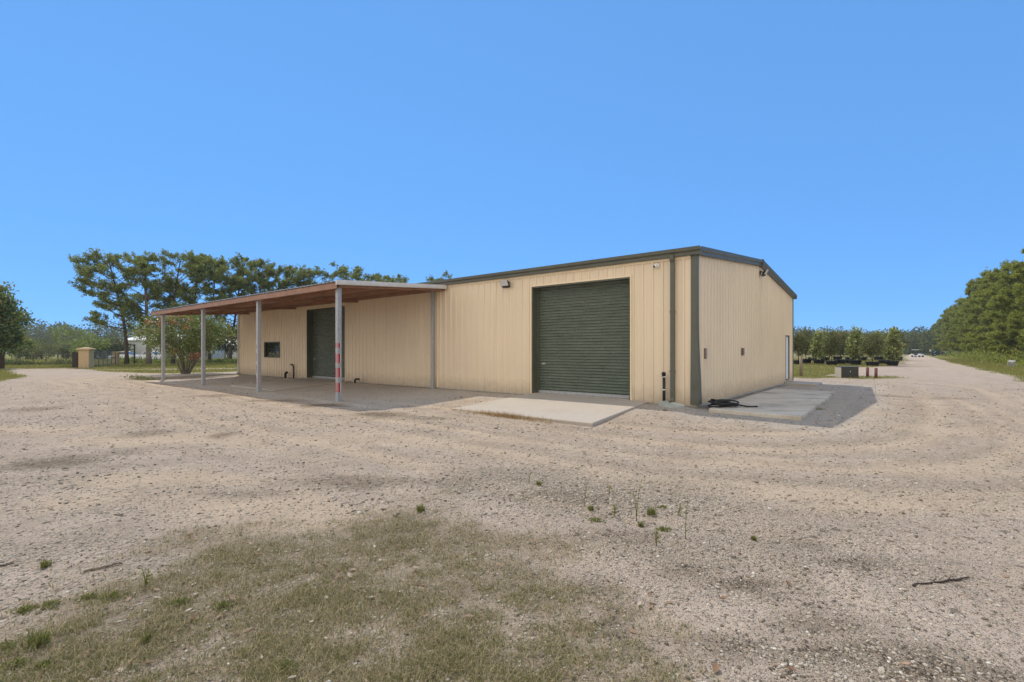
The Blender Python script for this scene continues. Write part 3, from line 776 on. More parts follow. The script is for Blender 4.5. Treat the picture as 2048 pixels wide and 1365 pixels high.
# walk door
y0, y1, z0, z1 = WD
wd = MB().box(-.02, .0, y0+.055, y1-.055, z0+.02, z1-.055).build('walk_door', M['white_door'], B)
fr = MB()
for a in ((-.05, .05, y0, y0+.055, z0, z1), (-.05, .05, y1-.055, y1, z0, z1), (-.05, .05, y0+.0551, y1-.0551, z1-.055, z1), (-.05, .06, y0+.0551, y1-.0551, z0-.02, z0+.02)): fr.box(*a)
fr.build('door_frame', M['green'], wd)
h = MB(); h.lathe([(.0,0),(.035,0),(.035,.012),(.014,.02),(.014,.05),(.03,.06),(.032,.085),(.0,.095)], n=10)
hv = [(z+.0, y1-.12+x, 1.06+y) for x, y, z in h.v]; h.v = hv
h.build('handle', M['galv'], wd)
MB().tube([(0,y1-.12,1.25),(.03,y1-.12,1.25)], .028, 10).build('deadbolt', M['galv'], wd)
MB().box(-.06, .02, y0-.02, y1+.02, -.1, z0-.021).build('threshold', M['concrete_grey'], wd)
# outlet boxes on the gable wall
def outlet(y, z, w, hh):
    o = MB().bbox(.02, .075, y-w/2, y+w/2, z-hh/2, z+hh/2, .012).build('outlet_box', simple('rusty_outlet_box', (.20,.12,.07), .7, var=.4, scale=40), B)
    c = MB(); c.box(.076, .09, y-w*.3, y+w*.3, z+.01, z+hh*.38); c.box(.076, .094, y-w*.3, y+w*.3, z-hh*.38, z-.02)
    c.build('cover', M['galv'], o); return o
outlet(.65, 1.42, .15, .30); outlet(4.84, 1.47, .16, .26)

# ================================================================== LAMPS AND CAMERA ON THE WALLS
def LW(lx, ly, z): X, Y = W(lx, ly); return (X, Y, z)
def floodlight(loc, rz, label):
    t = empty('flood_light', loc, rz); tag(t, label, 'flood light', 'flood lights on the warehouse')
    # housing tilted face down; local -y is outward
    hs = MB(); w, h_, d = .18, .125, .05
    tilt = R(28)
    def tr(x, y, z): return (x, -.17+y*math.cos(tilt)-z*math.sin(tilt), y*math.sin(tilt)*-1*-1*-1+z*math.cos(tilt))
    hs.bbox(-w, w, -d, d, -h_, h_, .018); 
    for k in range(7): hs.box(-w+.03+k*.05, -w+.038+k*.05, d, d+.035, -h_+.02, h_-.02)
    hs.v = [tr(*p) for p in hs.v]; body = hs.build('housing', M['black'], t)
    g = MB(); g.box(-w+.018, w-.018, -d-.006, -d-.001, -h_+.018, h_-.018); g.v = [tr(*p) for p in g.v]; g.build('lens', M['lens'], t)
    b_ = MB(); b_.box(-.07, .07, -.012, .0, -.07, .10); b_.beam((-.1, -.01, .05), (-.1, -.16, 0), .012, .03); b_.beam((.1, -.01, .05), (.1, -.16, 0), .012, .03); b_.box(-.11, .11, -.02, -.008, .035, .065)
    b_.build('bracket', M['black'], t); return t
floodlight(LW(-6.77, -.03, 3.93), RZ, 'black flood light with pale lens on the wall left of the big roll-up door')
floodlight(LW(.04, 7.55, 4.60), RZ+R(90), 'flood light sticking out under the gable peak')
c = empty('security_camera', LW(-1.11, -.03, 3.99), RZ); tag(c, 'small white security camera high on the wall near the corner', 'camera')
bs = MB(); bs.lathe([(0,0),(.075,0),(.075,.02),(.055,.035),(0,.035)], n=18); bs.v = [(x, -z, y) for x, y, z in bs.v]; bs.build('mount', M['white'], c)
bs = MB(); bs.tube([(0,-.03,.0),(-.02,-.06,-.01),(-.045,-.10,-.03)], [.05,.052,.045], 14); bs.build('housing', M['white'], c)
bs = MB(); bs.tube([(-.045,-.10,-.03),(-.052,-.112,-.036)], [.034,.030], 12); bs.build('lens', M['black'], c)

# ================================================================== CANOPY
O_P, X_P = 4.72, [-10.30, -16.28, -22.36, -28.42]
XR, XL = -10.02, -29.9
O_F = 4.98                                          # roof edge in front of the posts
ZW, ZF = 4.13, 3.79                                  # roof height at wall and at front edge
zc = lambda o: ZW+(ZF-ZW)*o/O_F
K = empty('canopy', (BX, BY, 0), RZ); tag(K, 'open shelter of galvanised posts and red-brown steel built against the warehouse front', 'canopy')
sh = MB(); cols = []; x = XL
while x < XR:
    for du, o in ((0, 0), (.17, 0), (.19, .03), (.23, .03), (.25, 0)):
        if x+du < XR: cols.append((x+du, o))
    x += .25
cols.append((XR, 0))
v = []
for x, o in cols: v += [(x, -O_F, zc(O_F)+o), (x, -.06, zc(.06)+o), (x, -O_F, zc(O_F)+o-.012), (x, -.06, zc(.06)+o-.012)]
f = []
for i in range(len(cols)-1):
    a, b_ = 4*i, 4*i+4
    f += [(a, b_, b_+1, a+1), (a+2, a+3, b_+3, b_+2), (a, a+2, b_+2, b_)]
sh.add(v, f); sh.build('roof_sheet', M['galv'], K)
# underside lining sheet shows red-brown
un = MB(); un.add([(XL+.02,-O_F+.03,zc(O_F)-.02),(XR-.02,-O_F+.03,zc(O_F)-.02),(XR-.02,-.07,zc(.06)-.02),(XL+.02,-.07,zc(.06)-.02)], [(0,1,2,3)])
un.build('underside', M['brown'], K)
def cchan(a, b, h, w):                                # C purlin between two points, web toward the yard
    mb = MB(); a, b = Vector(a), Vector(b); al = b-a
    d = al.normalized(); out = Vector((0,0,1)).cross(d).normalized()
    t = .012
    mb.prism([(0,0),(w,0),(w,t),(t,t),(t,h-t),(w,h-t),(w,h),(0,h)], a, out, (0,0,1), al)
    return mb
H_P = .15
cchan((XL+.05, -O_F+.04, ZF-.025-H_P-.05), (XR-.03, -O_F+.04, ZF-.025-H_P-.05), H_P+.045, .07).build('front_beam', M['brown'], K)
for o in (3.32, 1.66, .16):
    cchan((XL+.05, -o, zc(o)-.028-H_P), (XR-.03, -o, zc(o)-.028-H_P), H_P, .07).build('purlin', M['brown'], K)
for x in [XR-.12]+X_P[1:]:
    MB().beam((x, -O_F+.14, zc(O_F)-(.105 if x > -10.3 else .205)), (x, -.05, zc(.05)-(.105 if x > -10.3 else .205)), .09, .14).build('rafter', M['brown'], K)
# end fascia: white gutter on the near end, brown channel on the far end
fp = [(0,0),(.06,0),(.07,.03),(.07,.11),(.055,.125),(.055,.16),(0,.16)]
MB().prism(fp, (XR+.002, -O_F-.02, zc(O_F)-.115), (1,0,0), (0,0,1), (0, O_F-.04, ZW-ZF)).build('end_gutter', M['white_trim'], K)
cchan((XL+.03, -O_F+.1, zc(O_F)-.2), (XL+.03, -.05, zc(0)-.2), .17, .05).build('end_beam', M['brown'], K)
def post(x, o, w, base, top, lab=None):
    p = MB()
    p.bbox(x-w/2, x+w/2, -o-w/2, -o+w/2, base, top, .008)
    p.box(x-w/2-.03, x+w/2+.03, -o-w/2-.03, -o+w/2+.03, base-.05, base+.018)
    for z in (base+.17, top-.35): p.tube([(x+w/2-.01, -o+.02, z), (x+w/2+.02, -o+.02, z)], .012, 6); p.tube([(x-.02, -o-w/2+.01, z), (x-.02, -o-w/2-.018, z)], .012, 6)
    q = p.build('post', M['galv'], K)
    if lab: q['label'] = lab
    return q
for i, x in enumerate(X_P):
    X, Y = W(x, -O_P); b0 = float(gzf(X, Y))
    q = post(x, O_P, .15, b0, zc(O_P)-.17, 'post with red and white reflective tape' if i == 0 else None)
    if i < 2:
        w = .15
        for k, (za, zb) in enumerate([(.30,.62),(.80,1.12),(1.28,1.60),(1.80,1.95)]):
            for face in (0, 1):
                tp = MB(); wt = MB()
                if face == 0:                          # face toward the yard
                    if i == 1: continue
                    tp.box(x-.052, x-.002, -O_P-w/2-.003, -O_P-w/2-.0005, b0+za, b0+zb); wt.box(x-.002, x+.012, -O_P-w/2-.0028, -O_P-w/2-.0005, b0+za, b0+zb)
                    tp.box(x+.014, x+.058, -O_P-w/2-.003, -O_P-w/2-.0005, b0+za, b0+zb)
                elif i == 0:
                    tp.box(x+w/2+.0005, x+w/2+.003, -O_P-.05, -O_P+.02, b0+za, b0+zb); wt.box(x+w/2+.0005, x+w/2+.0028, -O_P+.021, -O_P+.04, b0+za, b0+zb)
                else:
                    tp.box(x-w/2-.003, x-w/2-.0005, -O_P-.05, -O_P+.03, b0+za, b0+zb); tp.box(x-.055, x-.03, -O_P-w/2-.003, -O_P-w/2-.0005, b0+za, b0+zb)
                    wt.box(x-.055, x-.03, -O_P-w/2-.003, -O_P-w/2-.0005, b0+zb, b0+zb+.14)
                tp.build('red_tape', M['red_tape'], q)
                if wt.v: wt.build('white_tape', M['white_tape'], q)
for x in (-10.72, -16.28, -22.36, -28.42):
    if x == -10.72:
        post(x, .14, .12, -.03, zc(.14)-.02, 'post standing against the wall')

# ================================================================== SLABS AND WALKWAY
def slab(name, pts, th, label, mat, joints=()):
    mb = MB(); n = len(pts)
    w = [LW(*p) for p in pts]; c = (sum(p[0] for p in w)/n, sum(p[1] for p in w)/n)
    b = .012
    top = [(p[0]+(c[0]-p[0])*b*.5, p[1]+(c[1]-p[1])*b*.5, p[2]) for p in w]; rim = [(p[0], p[1], p[2]-.015) for p in w]; bot = [(p[0], p[1], p[2]-th) for p in w]
    v = top+rim+bot; f = [tuple(range(n))]
    for r in range(2):
        for i in range(n): j = (i+1) % n; f.append((r*n+i, r*n+j, r*n+n+j, r*n+n+i))
    f.append(tuple(range(3*n-1, 2*n-1, -1)))
    mb.add(v, f)
    return tag(mb.build(name, mat), label, 'concrete slab', kind='structure')
slab('door_slab', [(-5.72, -.035, .0), (-5.64, -3.95, -.165), (-.89, -4.2, -.115), (-1.38, -.035, .0)], .3, 'large pale concrete slab in front of the roll-up door', M['concrete'])
slab('canopy_slab', [(-21.6, -.035, .0), (-20.4, -4.2, -.14), (-15.9, -4.3, -.15), (-16.9, -.035, .0)], .3, 'concrete slab lying in the shade of the canopy', M['concrete'])
slab('side_slab', [(.42, 3.985, -.03), (.42, 8.15, -.02), (2.48, 8.15, -.035), (2.55, 3.985, -.05)], .25, 'far half of the stained slab along the gable wall', M['concrete_stained'])
slab('side_slab', [(.45, -.35, -.045), (.42, 3.96, -.03), (2.55, 3.96, -.05), (2.62, -.45, -.06)], .25, 'near half of the stained slab along the gable wall', M['concrete_stained'])
slab('door_step', [(.06, 12.4, -.03), (.06, 14.4, -.03), (1.35, 14.4, -.06), (1.35, 12.4, -.06)], .25, 'small concrete pad outside the white walk door', M['concrete'])
slab('walkway', [(-32.3, -5.0, -.03), (-29.6, -5.0, -.03), (-29.75, -.1, .0), (-30.4, 0.2, .0), (-30.4, 9, .0), (-32.3, 9, .0)], .3, 'pale concrete walkway round the far end of the warehouse', M['concrete'])

# ================================================================== SMALL THINGS BY THE WALL
def on(lx, ly): X, Y = W(lx, ly); return X, Y, float(gzf(X, Y))
x, y, z = on(-.86, -.14)
t = empty('standpipe', (x, y, z), RZ); tag(t, 'black standpipe with white straps beside the green downspout', 'pipe')
MB().tube([(0,0,-.1),(0,0,.84)], .042, 12).build('pipe', M['black'], t)
m_ = MB(); m_.tube([(0,0,.84),(0,0,.90)], [.05,.045], 12); m_.tube([(-.05,-.03,.875),(.055,-.03,.915)], .026, 8); m_.box(-.035,.035,-.07,-.02,.90,.945); m_.tube([(0,-.05,.86),(0,-.11,.83)], [.025,.022], 8); m_.build('tap', M['black'], t)
for zz in (.42, .79):
    s_ = MB(); s_.tube([(0,0,zz),(0,0,zz+.03)], .0465, 12); s_.build('strap', M['white'], t)
# splash block: a shallow tray that widens outward
x, y, z = on(-.55, -.42)
sp = MB()
L_, wa, wb = .55, .13, .20
sp.add([(-L_/2,-wa,.075),(-L_/2,wa,.075),(L_/2,wb,.03),(L_/2,-wb,.03), (-L_/2,-wa-.03,.12),(-L_/2,wa+.03,.12),(L_/2,wb+.03,.075),(L_/2,-wb-.03,.075), (-L_/2-.03,-wa-.03,.13),(-L_/2-.03,wa+.03,.13),
        (-L_/2-.04,-wa-.06,-.03),(-L_/2-.04,wa+.06,-.03),(L_/2,wb+.06,-.03),(L_/2,-wb-.06,-.03)],
       [(0,1,2,3),(0,3,7,4),(1,5,6,2),(0,4,5,1),(4,8,9,5),(8,10,11,9),(4,7,13,10),(5,11,12,6),(3,2,12,13),(7,3,13),(2,6,12),(10,13,12,11),(4,10,8),(5,9,11)])
o = sp.build('splash_block', simple('grey_green_plastic', (.40,.41,.36), .6, var=.1)); o.location = (x, y, z); o.rotation_euler = (0, 0, RZ+R(-28)); tag(o, 'grey-green splash block on the gravel under the downspout', 'splash block')
# hose coil
x, y = W(.62, .30); zt_ = -.062
pts = []; rr = random.Random(3)
for i in range(150):
    a = i/150*2*math.pi*5.6; turn = i/150*5.6
    r = .27+.07*math.sin(turn*1.9+1)+.03*math.sin(a*2.3)
    pts.append((x+r*1.15*math.cos(a)+.05*math.sin(turn*2.1), y+r*math.sin(a)+.06*math.cos(turn*1.4), zt_+.03+.030*turn+.02*math.sin(a*1.5)))
lx_, ly_ = pts[-1][0], pts[-1][1]
for i in range(1, 12):
    u = i/11; pts.append((lx_+(x+.95-lx_)*u, ly_+(y-.02-ly_)*u-.1*math.sin(u*3.1), max(zt_+.03, pts[149][2]*(1-u*1.6)+zt_*0)))
o = MB().tube(pts, .021, 8).build('hose_coil', M['rubber']); tag(o, 'coil of thick black hose dropped on the stained slab by the bent corner', 'hose')
# pipes under the canopy
def pipe(lx, ly, path, r, label, mat='black'):
    x, y, z = on(lx, ly); o = MB().tube([(a, b_, c_) for a, b_, c_ in path], r, 10).build('wall_pipe', M[mat]); o.location = (x, y, z); o.rotation_euler = (0, 0, RZ); tag(o, label, 'pipe', 'pipes along the front wall')
pipe(-22.42, -.15, [(.02,0,-.1),(.02,0,.25),(0,0,.62),(-.02,-.03,.76),(-.10,-.05,.79),(-.20,-.06,.74)], .04, 'tall thin black pipe with a hooked top left of the shaded roll-up door')
pipe(-23.0, -.28, [(-.1,0,-.1),(-.1,0,.20),(-.07,0,.28),(.02,0,.33),(.14,0,.31)], .06, 'stubby curved black pipe at the foot of the tall hooked pipe')
pipe(-16.0, -.3, [(-.12,0,-.1),(-.12,0,.14),(-.06,0,.19),(.26,-.02,.2)], .045, 'low black pipe elbow right of the shaded roll-up door')
# ================================================================== TREES
def rot_dirs(n, g): 
    v = g.normal(size=(n, 3)); return v/np.linalg.norm(v, axis=1)[:, None]
def tris_from(p, d, ln, w, g):
    """triangles with their point at p, widening along d"""
    n = len(p); s = np.cross(d, rot_dirs(n, g)); s /= np.linalg.norm(s, axis=1)[:, None]+1e-9
    q = p+d*ln[:, None]
    V = np.stack([p, q+s*w[:, None]/2, q-s*w[:, None]/2], 1).reshape(-1, 3)
    return V, np.arange(3*n).reshape(-1, 3)
def leaves_from(p, d, ln, w, g):
    """diamond leaves"""
    n = len(p); s = np.cross(d, rot_dirs(n, g)); s /= np.linalg.norm(s, axis=1)[:, None]+1e-9
    V = np.stack([p, p+d*ln[:, None]*.5+s*w[:, None]/2, p+d*ln[:, None], p+d*ln[:, None]*.5-s*w[:, None]/2], 1).reshape(-1, 3)
    return V, np.arange(4*n).reshape(-1, 4)
def pine_meshes(seed, H, cb, spread, lean=(0, 0), bias=(0, 0), nbr=34, tl=.42, nbl=11, top=.55, tw=.10, sub=4, jit=.16, tip=.3, dense=1., upk=.35, tr=.19, low=.75):
    g = np.random.default_rng(seed); mb = MB()
    def trunk_at(u):
        return np.array([lean[0]*u**1.5+.12*math.sin(u*5+seed), lean[1]*u**1.5+.12*math.cos(u*4+seed), H*u])
    us = np.linspace(0, .97, 12)
    mb.tube([trunk_at(u) for u in us], [tr*(1.35 if u == 0 else 1)*(1-.85*u)+.02 for u in us], 9)
    P, D = [], []
    for i in range(nbr):
        u = cb+(1-cb)*(i+g.random())/nbr*.97
        rel = (u-cb)/(1-cb)
        prof = (low+(1-low)*min(1, rel/.3))*(1-max(0, rel-top)/(1-top))**.6 if rel > top else low+(1-low)*min(1, rel/.3)
        a = g.random()*6.283; dirv = np.array([math.cos(a), math.sin(a), 0])
        bl = 1+.55*(dirv[0]*bias[0]+dirv[1]*bias[1])
        Lb = max(.5, spread*prof*bl*(.7+.5*g.random()))
        p0 = trunk_at(u); el = upk*(.4+1.2*rel)+g.normal()*.14
        pts = [p0+dirv*Lb*t*math.cos(el)+np.array([0, 0, Lb*(t*math.sin(el)+.16*t*t-.05*t)]) for t in (0, .35, .7, 1)]
        mb.tube(pts, [max(.012, tr*.34*(1-rel*.6)*k) for k in (1, .7, .4, .18)], 5, cap=False)
        P.append(pts[3]); D.append(pts[3]-pts[2])
        for s in range(int(sub*Lb/ spread+2)):
            t = .35+.62*g.random(); b = np.array(pts[1])*(1-t)+np.array(pts[3])*t if t > .35 else pts[1]
            aa = a+(1 if s % 2 else -1)*(.5+.6*g.random()); d2 = np.array([math.cos(aa), math.sin(aa), .25+.35*g.random()]); d2 /= np.linalg.norm(d2)
            l2 = Lb*(.18+.30*g.random())*(1.15-t*.5); e = b+d2*l2
            mb.tube([b, (b+e)/2+np.array([0, 0, -.03]), e], [.022, .014, .008], 3, cap=False)
            for k in range(max(1, int(dense*(1.5+l2*3.2)))):
                tt = .3+.7*g.random(); q = b+(e-b)*tt+g.normal(size=3)*jit
                P.append(q); D.append(d2+np.array([0, 0, .35]))
        for k in range(max(1, int(dense*Lb*1.6))):
            tt = .45+.55*g.random(); q = np.array(pts[1])+(np.array(pts[3])-np.array(pts[1]))*tt+g.normal(size=3)*np.array([.3,.3,.24])
            P.append(q); D.append(dirv*.6+np.array([0, 0, .5]))
    for k in range(int(14*dense)):
        P.append(trunk_at(1)+g.normal(size=3)*np.array([.3, .3, tip])-np.array([0, 0, tip*.6])); D.append(np.array([0, 0, 1.]))
    P = np.array(P); D = np.array(D); D /= np.linalg.norm(D, axis=1)[:, None]+1e-9
    n = len(P); p = np.repeat(P, nbl, 0); d = np.repeat(D, nbl, 0)*.75+rot_dirs(n*nbl, g)*.85
    d /= np.linalg.norm(d, axis=1)[:, None]
    ln = tl*(.6+.55*g.random(n*nbl)); w = tw*(.6+.8*g.random(n*nbl))
    return mb, tris_from(p, d, ln, w, g)
def pine_obj(name, mb, crown, loc, rz, label, group, mat, bark=None):
    t = empty(name, loc, rz); tag(t, label, 'pine tree', group)
    mb.build('trunk', bark or M['bark'], t); link('crown', mesh_np('crown', *crown), mat, t)
    return t
def retag(o, label): o['label'] = label; return o

# ---- row of pines behind the warehouse, from the left -------------------------------------------------
LP = [ # px, depth, height, crown base, spread, lean, bias, label
 (253, 57, 12.3, .30, 3.5, (-1.9, 0), (-.5, 0), 'leaning pine at the left end of the row, its crown swept to the left'),
 (295, 58, 12.5, .34, 3.7, (-.4, .4), (-.1, -.2), 'stout grey-trunked pine just right of the leaning one'),
 (344, 59, 12.9, .33, 3.9, (1.0, 0), (.2, 0), 'pine whose trunk rises behind the pink-flowered myrtle'),
 (387, 62, 13.3, .36, 3.6, (.3, .3), (.1, .1), 'pine directly behind the far canopy posts'),
 (421, 66, 13.6, .36, 4.0, (.5, 0), (0, .2), 'slim pine left of the pair beside the far warehouse end'),
 (462, 70, 14.2, .36, 4.3, (1.6, 0), (.3, 0), 'pine rising directly behind the pale downspout end of the warehouse'),
 (520, 72, 14.1, .34, 4.3, (0, 0), (0, 0), 'pine above the left part of the canopy roof, fullest of those there'),
 (572, 75, 14.2, .36, 3.8, (0, .4), (0, 0), 'thin sparse pine above the middle of the canopy roof'),
 (622, 76, 13.9, .36, 4.3, (-.2, 0), (.1, 0), 'broad pine above the near end of the canopy front edge'),
 (695, 76, 14.1, .32, 4.4, (-.4, 0), (.2, 0), 'round-topped pine above the near canopy corner'),
 (738, 82, 13.6, .34, 4.2, (0, 0), (0, 0), 'low pine top close right of the round-topped pine'),
 (786, 80, 13.0, .34, 4.4, (0, 0), (0, 0), 'pine top showing alone over the canopy end gutter'),
 (872, 84, 13.2, .42, 4.2, (0, 0), (.1, 0), 'pine whose tip barely shows over the warehouse eave'),
 (905, 90, 13.0, .42, 3.0, (0, 0), (0, 0), 'faint pine sprig above the warehouse eave, last of the row'),
]
for i, (px, Y, H, cb, spd, lean, bias, lab) in enumerate(LP):
    X = (px-CX)/F*Y; z = float(gz(X, Y))
    mb, cr = pine_meshes(100+i, H, cb, spd, lean, bias, nbr=38 if i else 46, tl=.31, nbl=9, tw=.085, dense=1.7 if i < 2 else 2.1, upk=.50, jit=.12, tr=.26 if i == 1 else .19)
    pine_obj('pine_tree', mb, cr, (X, Y, z), 0, lab, 'pines behind the warehouse', M['needles'], M['bark_grey'] if i == 1 else None)

# ---- tall pines along the gravel road on the right -----------------------------------------------------
RV = []
for k in range(4):
    RV.append(pine_meshes(300+k, 16.5, .035, 4.5, (.3, .2), (0, 0), nbr=92, tl=.42, nbl=11, tw=.088, dense=2.5, upk=.50, tr=.2, top=.06, low=.9, sub=7, jit=.09, tip=.35))
RP_ = [(17.5,64),(16.5,73),(18,82),(16.8,91),(17.6,101),(16.5,112),(17.8,124),(16.8,138),(17.4,153),(16.6,170),(17.5,190),(16.8,213),(17.4,240),(17,272),(17.2,310),(17,355),
       (25,70),(25,84),(26,98),(25,116),(26,136),(25,160)]
ords = 'nearest,second,third,fourth,fifth,sixth,seventh,eighth,ninth,tenth,eleventh,twelfth,thirteenth,fourteenth,fifteenth,last'.split(',')
ords2 = 'nearest,second,third,fourth,fifth,last'.split(',')
protos = {}
rr = random.Random(5)
for i, (lx, ly) in enumerate(RP_):
    X, Y = W(lx, ly); k = i % 4
    lab = ('%s tall green pine in the front row right of the gravel road' % ords[i]) if i < 16 else ('%s pine standing behind the front row right of the gravel road' % ords2[i-16])
    loc = (X, Y, float(gz(X, Y))-.05)
    if k not in protos:
        o = pine_obj('pine_tree', RV[k][0], RV[k][1], loc, 0, lab, 'pines along the gravel road', M['needles_bright']); protos[k] = o
    else:
        o = retag(copy_tree(protos[k]), lab); o.location = loc
    o.rotation_euler = (0, 0, rr.random()*6.28); s = (.93+.14*rr.random())*(1.05 if i >= 16 else 1)*(.84 if ly < 95 and lx < 20 else .88 if ly < 100 else 1); o.scale = (s*(.95+.1*rr.random()), s, s)

# ---- broadleaf crowns --------------------------------------------------------------------------------
def clumps(g, n, shape, c, r):
    out = []
    while len(out) < n:
        p = g.uniform(-1, 1, 3)
        q = np.linalg.norm(p)
        if q > 1: continue
        if shape == 'cone':
            rad = np.hypot(p[0], p[1]); lim = (1-(p[2]+1)/2)**.8*1.0+.06
            if rad > lim or rad < lim*.35: continue
        elif shape == 'vase':
            rad = np.hypot(p[0], p[1]); lim = .45+.55*sstep(-1, .1, p[2])
            if rad > lim or q < .35: continue
        elif q < .45: continue
        out.append(np.array(c)+p*np.array(r))
    return np.array(out)
def leafy(seed, ncl, per, c, r, sig, ll, lw, shape='ball', droop=0.):
    g = np.random.default_rng(seed)
    C = clumps(g, ncl, shape, c, r)
    p = np.repeat(C, per, 0)+g.normal(size=(ncl*per, 3))*sig
    d = rot_dirs(len(p), g)*.8+(p-np.array(c))/np.array(r)*.5+np.array([0, 0, .15-droop]); d /= np.linalg.norm(d, axis=1)[:, None]
    return C, leaves_from(p, d, ll*(.65+.7*g.random(len(p))), lw*(.65+.7*g.random(len(p))), g)
def limbs(mb, base, tops, r0, n=6, wob=.1, g=None, fork=.35):
    g = g or np.random.default_rng(1)
    for t in tops:
        t = np.array(t); m = base+(t-base)*.5; m[:2] = base[:2]+(t[:2]-base[:2])*fork
        mb.tube([base, m+g.normal(size=3)*wob*.5, t], [r0, r0*.6, r0*.18], n, cap=False)

def broad_tree(name, loc, H, rx, z0, seed, mat, label, cat, group=None, ncl=60, per=40, ll=.28, lw=.16, shape='ball', tr=.12, bark='bark', sig=.3):
    t = empty(name, loc); tag(t, label, cat, group); g = np.random.default_rng(seed)
    c = (0, 0, (H+z0)/2); r = (rx, rx, (H-z0)/2)
    C, cr = leafy(seed, ncl, per, c, r, sig, ll, lw, shape)
    mb = MB(); mb.tube([(0,0,-.1),(.04,0,H*.3),(0,.05,H*.75)], [tr*1.2, tr, tr*.35], 8)
    limbs(mb, np.array([0, 0, max(.3, z0*.9)]), C[:: max(1, ncl//14)], tr*.45, 5, .1, g)
    mb.build('trunk', M[bark], t); link('crown', mesh_np('crown', *cr), mat, t); return t

# crape myrtle beside the canopy
X, Y = G(371, 750, -.1)
t = empty('crape_myrtle', (X, Y, float(gz(X, Y)))); tag(t, 'pink-flowering crape myrtle spreading from many stems beside the far canopy post', 'shrub')
g = np.random.default_rng(77)
C1, cr1 = leafy(77, 150, 62, (0, 0, 2.75), (2.85, 2.3, 1.35), .24, .17, .085, 'vase')
mb = MB()
for k in range(11):
    a = k/11*6.283+g.random()*.5; rr_ = .7+.9*g.random()
    e = np.array([math.cos(a)*rr_*1.25, math.sin(a)*rr_, 2.2+.7*g.random()]); b0 = np.array([math.cos(a)*.13, math.sin(a)*.13, -.05])
    m = b0+(e-b0)*.45+np.array([-math.cos(a)*.16, -math.sin(a)*.16, .1])
    mb.tube([b0, m, e], [.055, .042, .02], 7, cap=False)
    for q in range(4):
        e2 = C1[g.integers(len(C1))]; e2 = e+(e2-e)*min(1, 1.3/np.linalg.norm(e2-e)); mb.tube([e*.6+m*.4, (e+e2)/2, e2], [.02, .014, .007], 4, cap=False)
mb.tube([(0,0,-.15),(0,0,.12),(0,0,.35)], [.22, .19, .12], 10)
for k in range(6):
    a = g.random()*6.283; mb.tube([(0,0,0),(math.cos(a)*.3,math.sin(a)*.3,.35),(math.cos(a)*.5,math.sin(a)*.5,.9)], [.02,.014,.006], 4, cap=False)
mb.build('trunk', M['bark_grey'], t); link('crown', mesh_np('crown', *cr1), M['myrtle'], t)
P = []
for c_ in [(-.1,-1.2,3.6),(.25,-1.4,3.45),(-.55,-1.5,3.35),(-.8,-1.2,3.75),(-.3,-1.0,3.9),(1.1,-1.6,3.1),(-1.9,-.9,3.0),(.5,-1.1,3.85),(-1.5,-1.2,3.5),(.9,-.9,3.7),(-.35,-.6,1.55),(1.15,-.5,1.4),(.95,-.6,1.3)]:
    P.append(np.array(c_)+g.normal(size=(34, 3))*np.array([.16, .16, .10]))
P = np.concatenate(P); d = rot_dirs(len(P), g)
link('blossom', mesh_np('blossom', *leaves_from(P, d, .075+.05*g.random(len(P)), .06+.04*g.random(len(P)), g)), M['blossom'], t)
P = np.concatenate([np.array([.35*math.cos(a), .35*math.sin(a), .45])+g.normal(size=(26, 3))*np.array([.2, .2, .28]) for a in (0, 1.2, 2.5, 3.6, 5)])
tag_s = link('suckers', mesh_np('suckers', *leaves_from(P, rot_dirs(len(P), g), .12+.05*g.random(len(P)), .05+0*P[:, 0], g)), M['weed'], t); tag_s['kind'] = 'stuff'

# tree cut by the left edge of the view
X, Y = G(3, 737.5, -.1)
broad_tree('shade_tree', (X, Y, float(gz(X, Y))), 7.5, 1.4, .9, 21, M['myrtle'], 'dark bushy tree at the left end of the gravel, nearest the field', 'tree', ncl=110, per=75, ll=.26, lw=.16, tr=.17, sig=.30)

# trees and bushes across the field
for px, Y, H, rx, z0, sd, mat, lab, cat, nm in [
    (150, 130, 8.6, 4.6, .5, 31, 'greenbush', 'round hazy green tree across the field, tallest before the far wood', 'tree', 'field_tree'),
    (103, 140, 5.4, 3.8, .4, 32, 'forest', 'low dull tree left of the round hazy tree across the field', 'tree', 'field_tree'),
    (52, 88, 3.3, 1.6, .5, 33, 'greenbush', 'pale green small tree in the field near the left shade tree', 'tree', 'field_tree'),
    (83, 86, 2.8, 2.2, .2, 34, 'oak', 'dark spreading bush in the middle of the open field', 'bush', 'field_bush'),
    (136, 92, 2.6, 1.6, .2, 35, 'forest', 'green bush behind the dark gate leaf', 'bush', 'field_bush'),
    (162, 88, 2.7, 1.5, .2, 36, 'greenbush', 'bright green bush above the ochre gate pillar', 'bush', 'field_bush'),
    (190, 92, 3.9, 2.5, .2, 37, 'greenbush', 'wide green tree behind the wire gate', 'tree', 'field_tree'),
    (228, 96, 3.7, 2.4, .2, 38, 'forest', 'green bush left of the leaning pine trunk', 'bush', 'field_bush'),
    (398, 84, 4.6, 2.0, .6, 39, 'greenbush', 'light green sapling between the two canopy posts', 'tree', 'field_tree'),
    (455, 90, 6.5, 2.2, 1.2, 40, 'forest', 'hazy slender tree seen just left of the far warehouse corner', 'tree', 'field_tree'),
    (338, 74, 1.7, 1.1, .1, 41, 'greenbush', 'yellow-green shrub between pine trunks under the myrtle', 'bush', 'field_bush')]:
    X = (px-CX)/F*Y
    broad_tree(nm, (X, Y, float(gz(X, Y))), H, rx, z0, sd, M[mat], lab, cat, 'trees and bushes across the field', ncl=46, per=46, ll=.42 if H > 3 else .2, lw=.26 if H > 3 else .12, tr=.1, sig=.42 if H > 3 else .2)

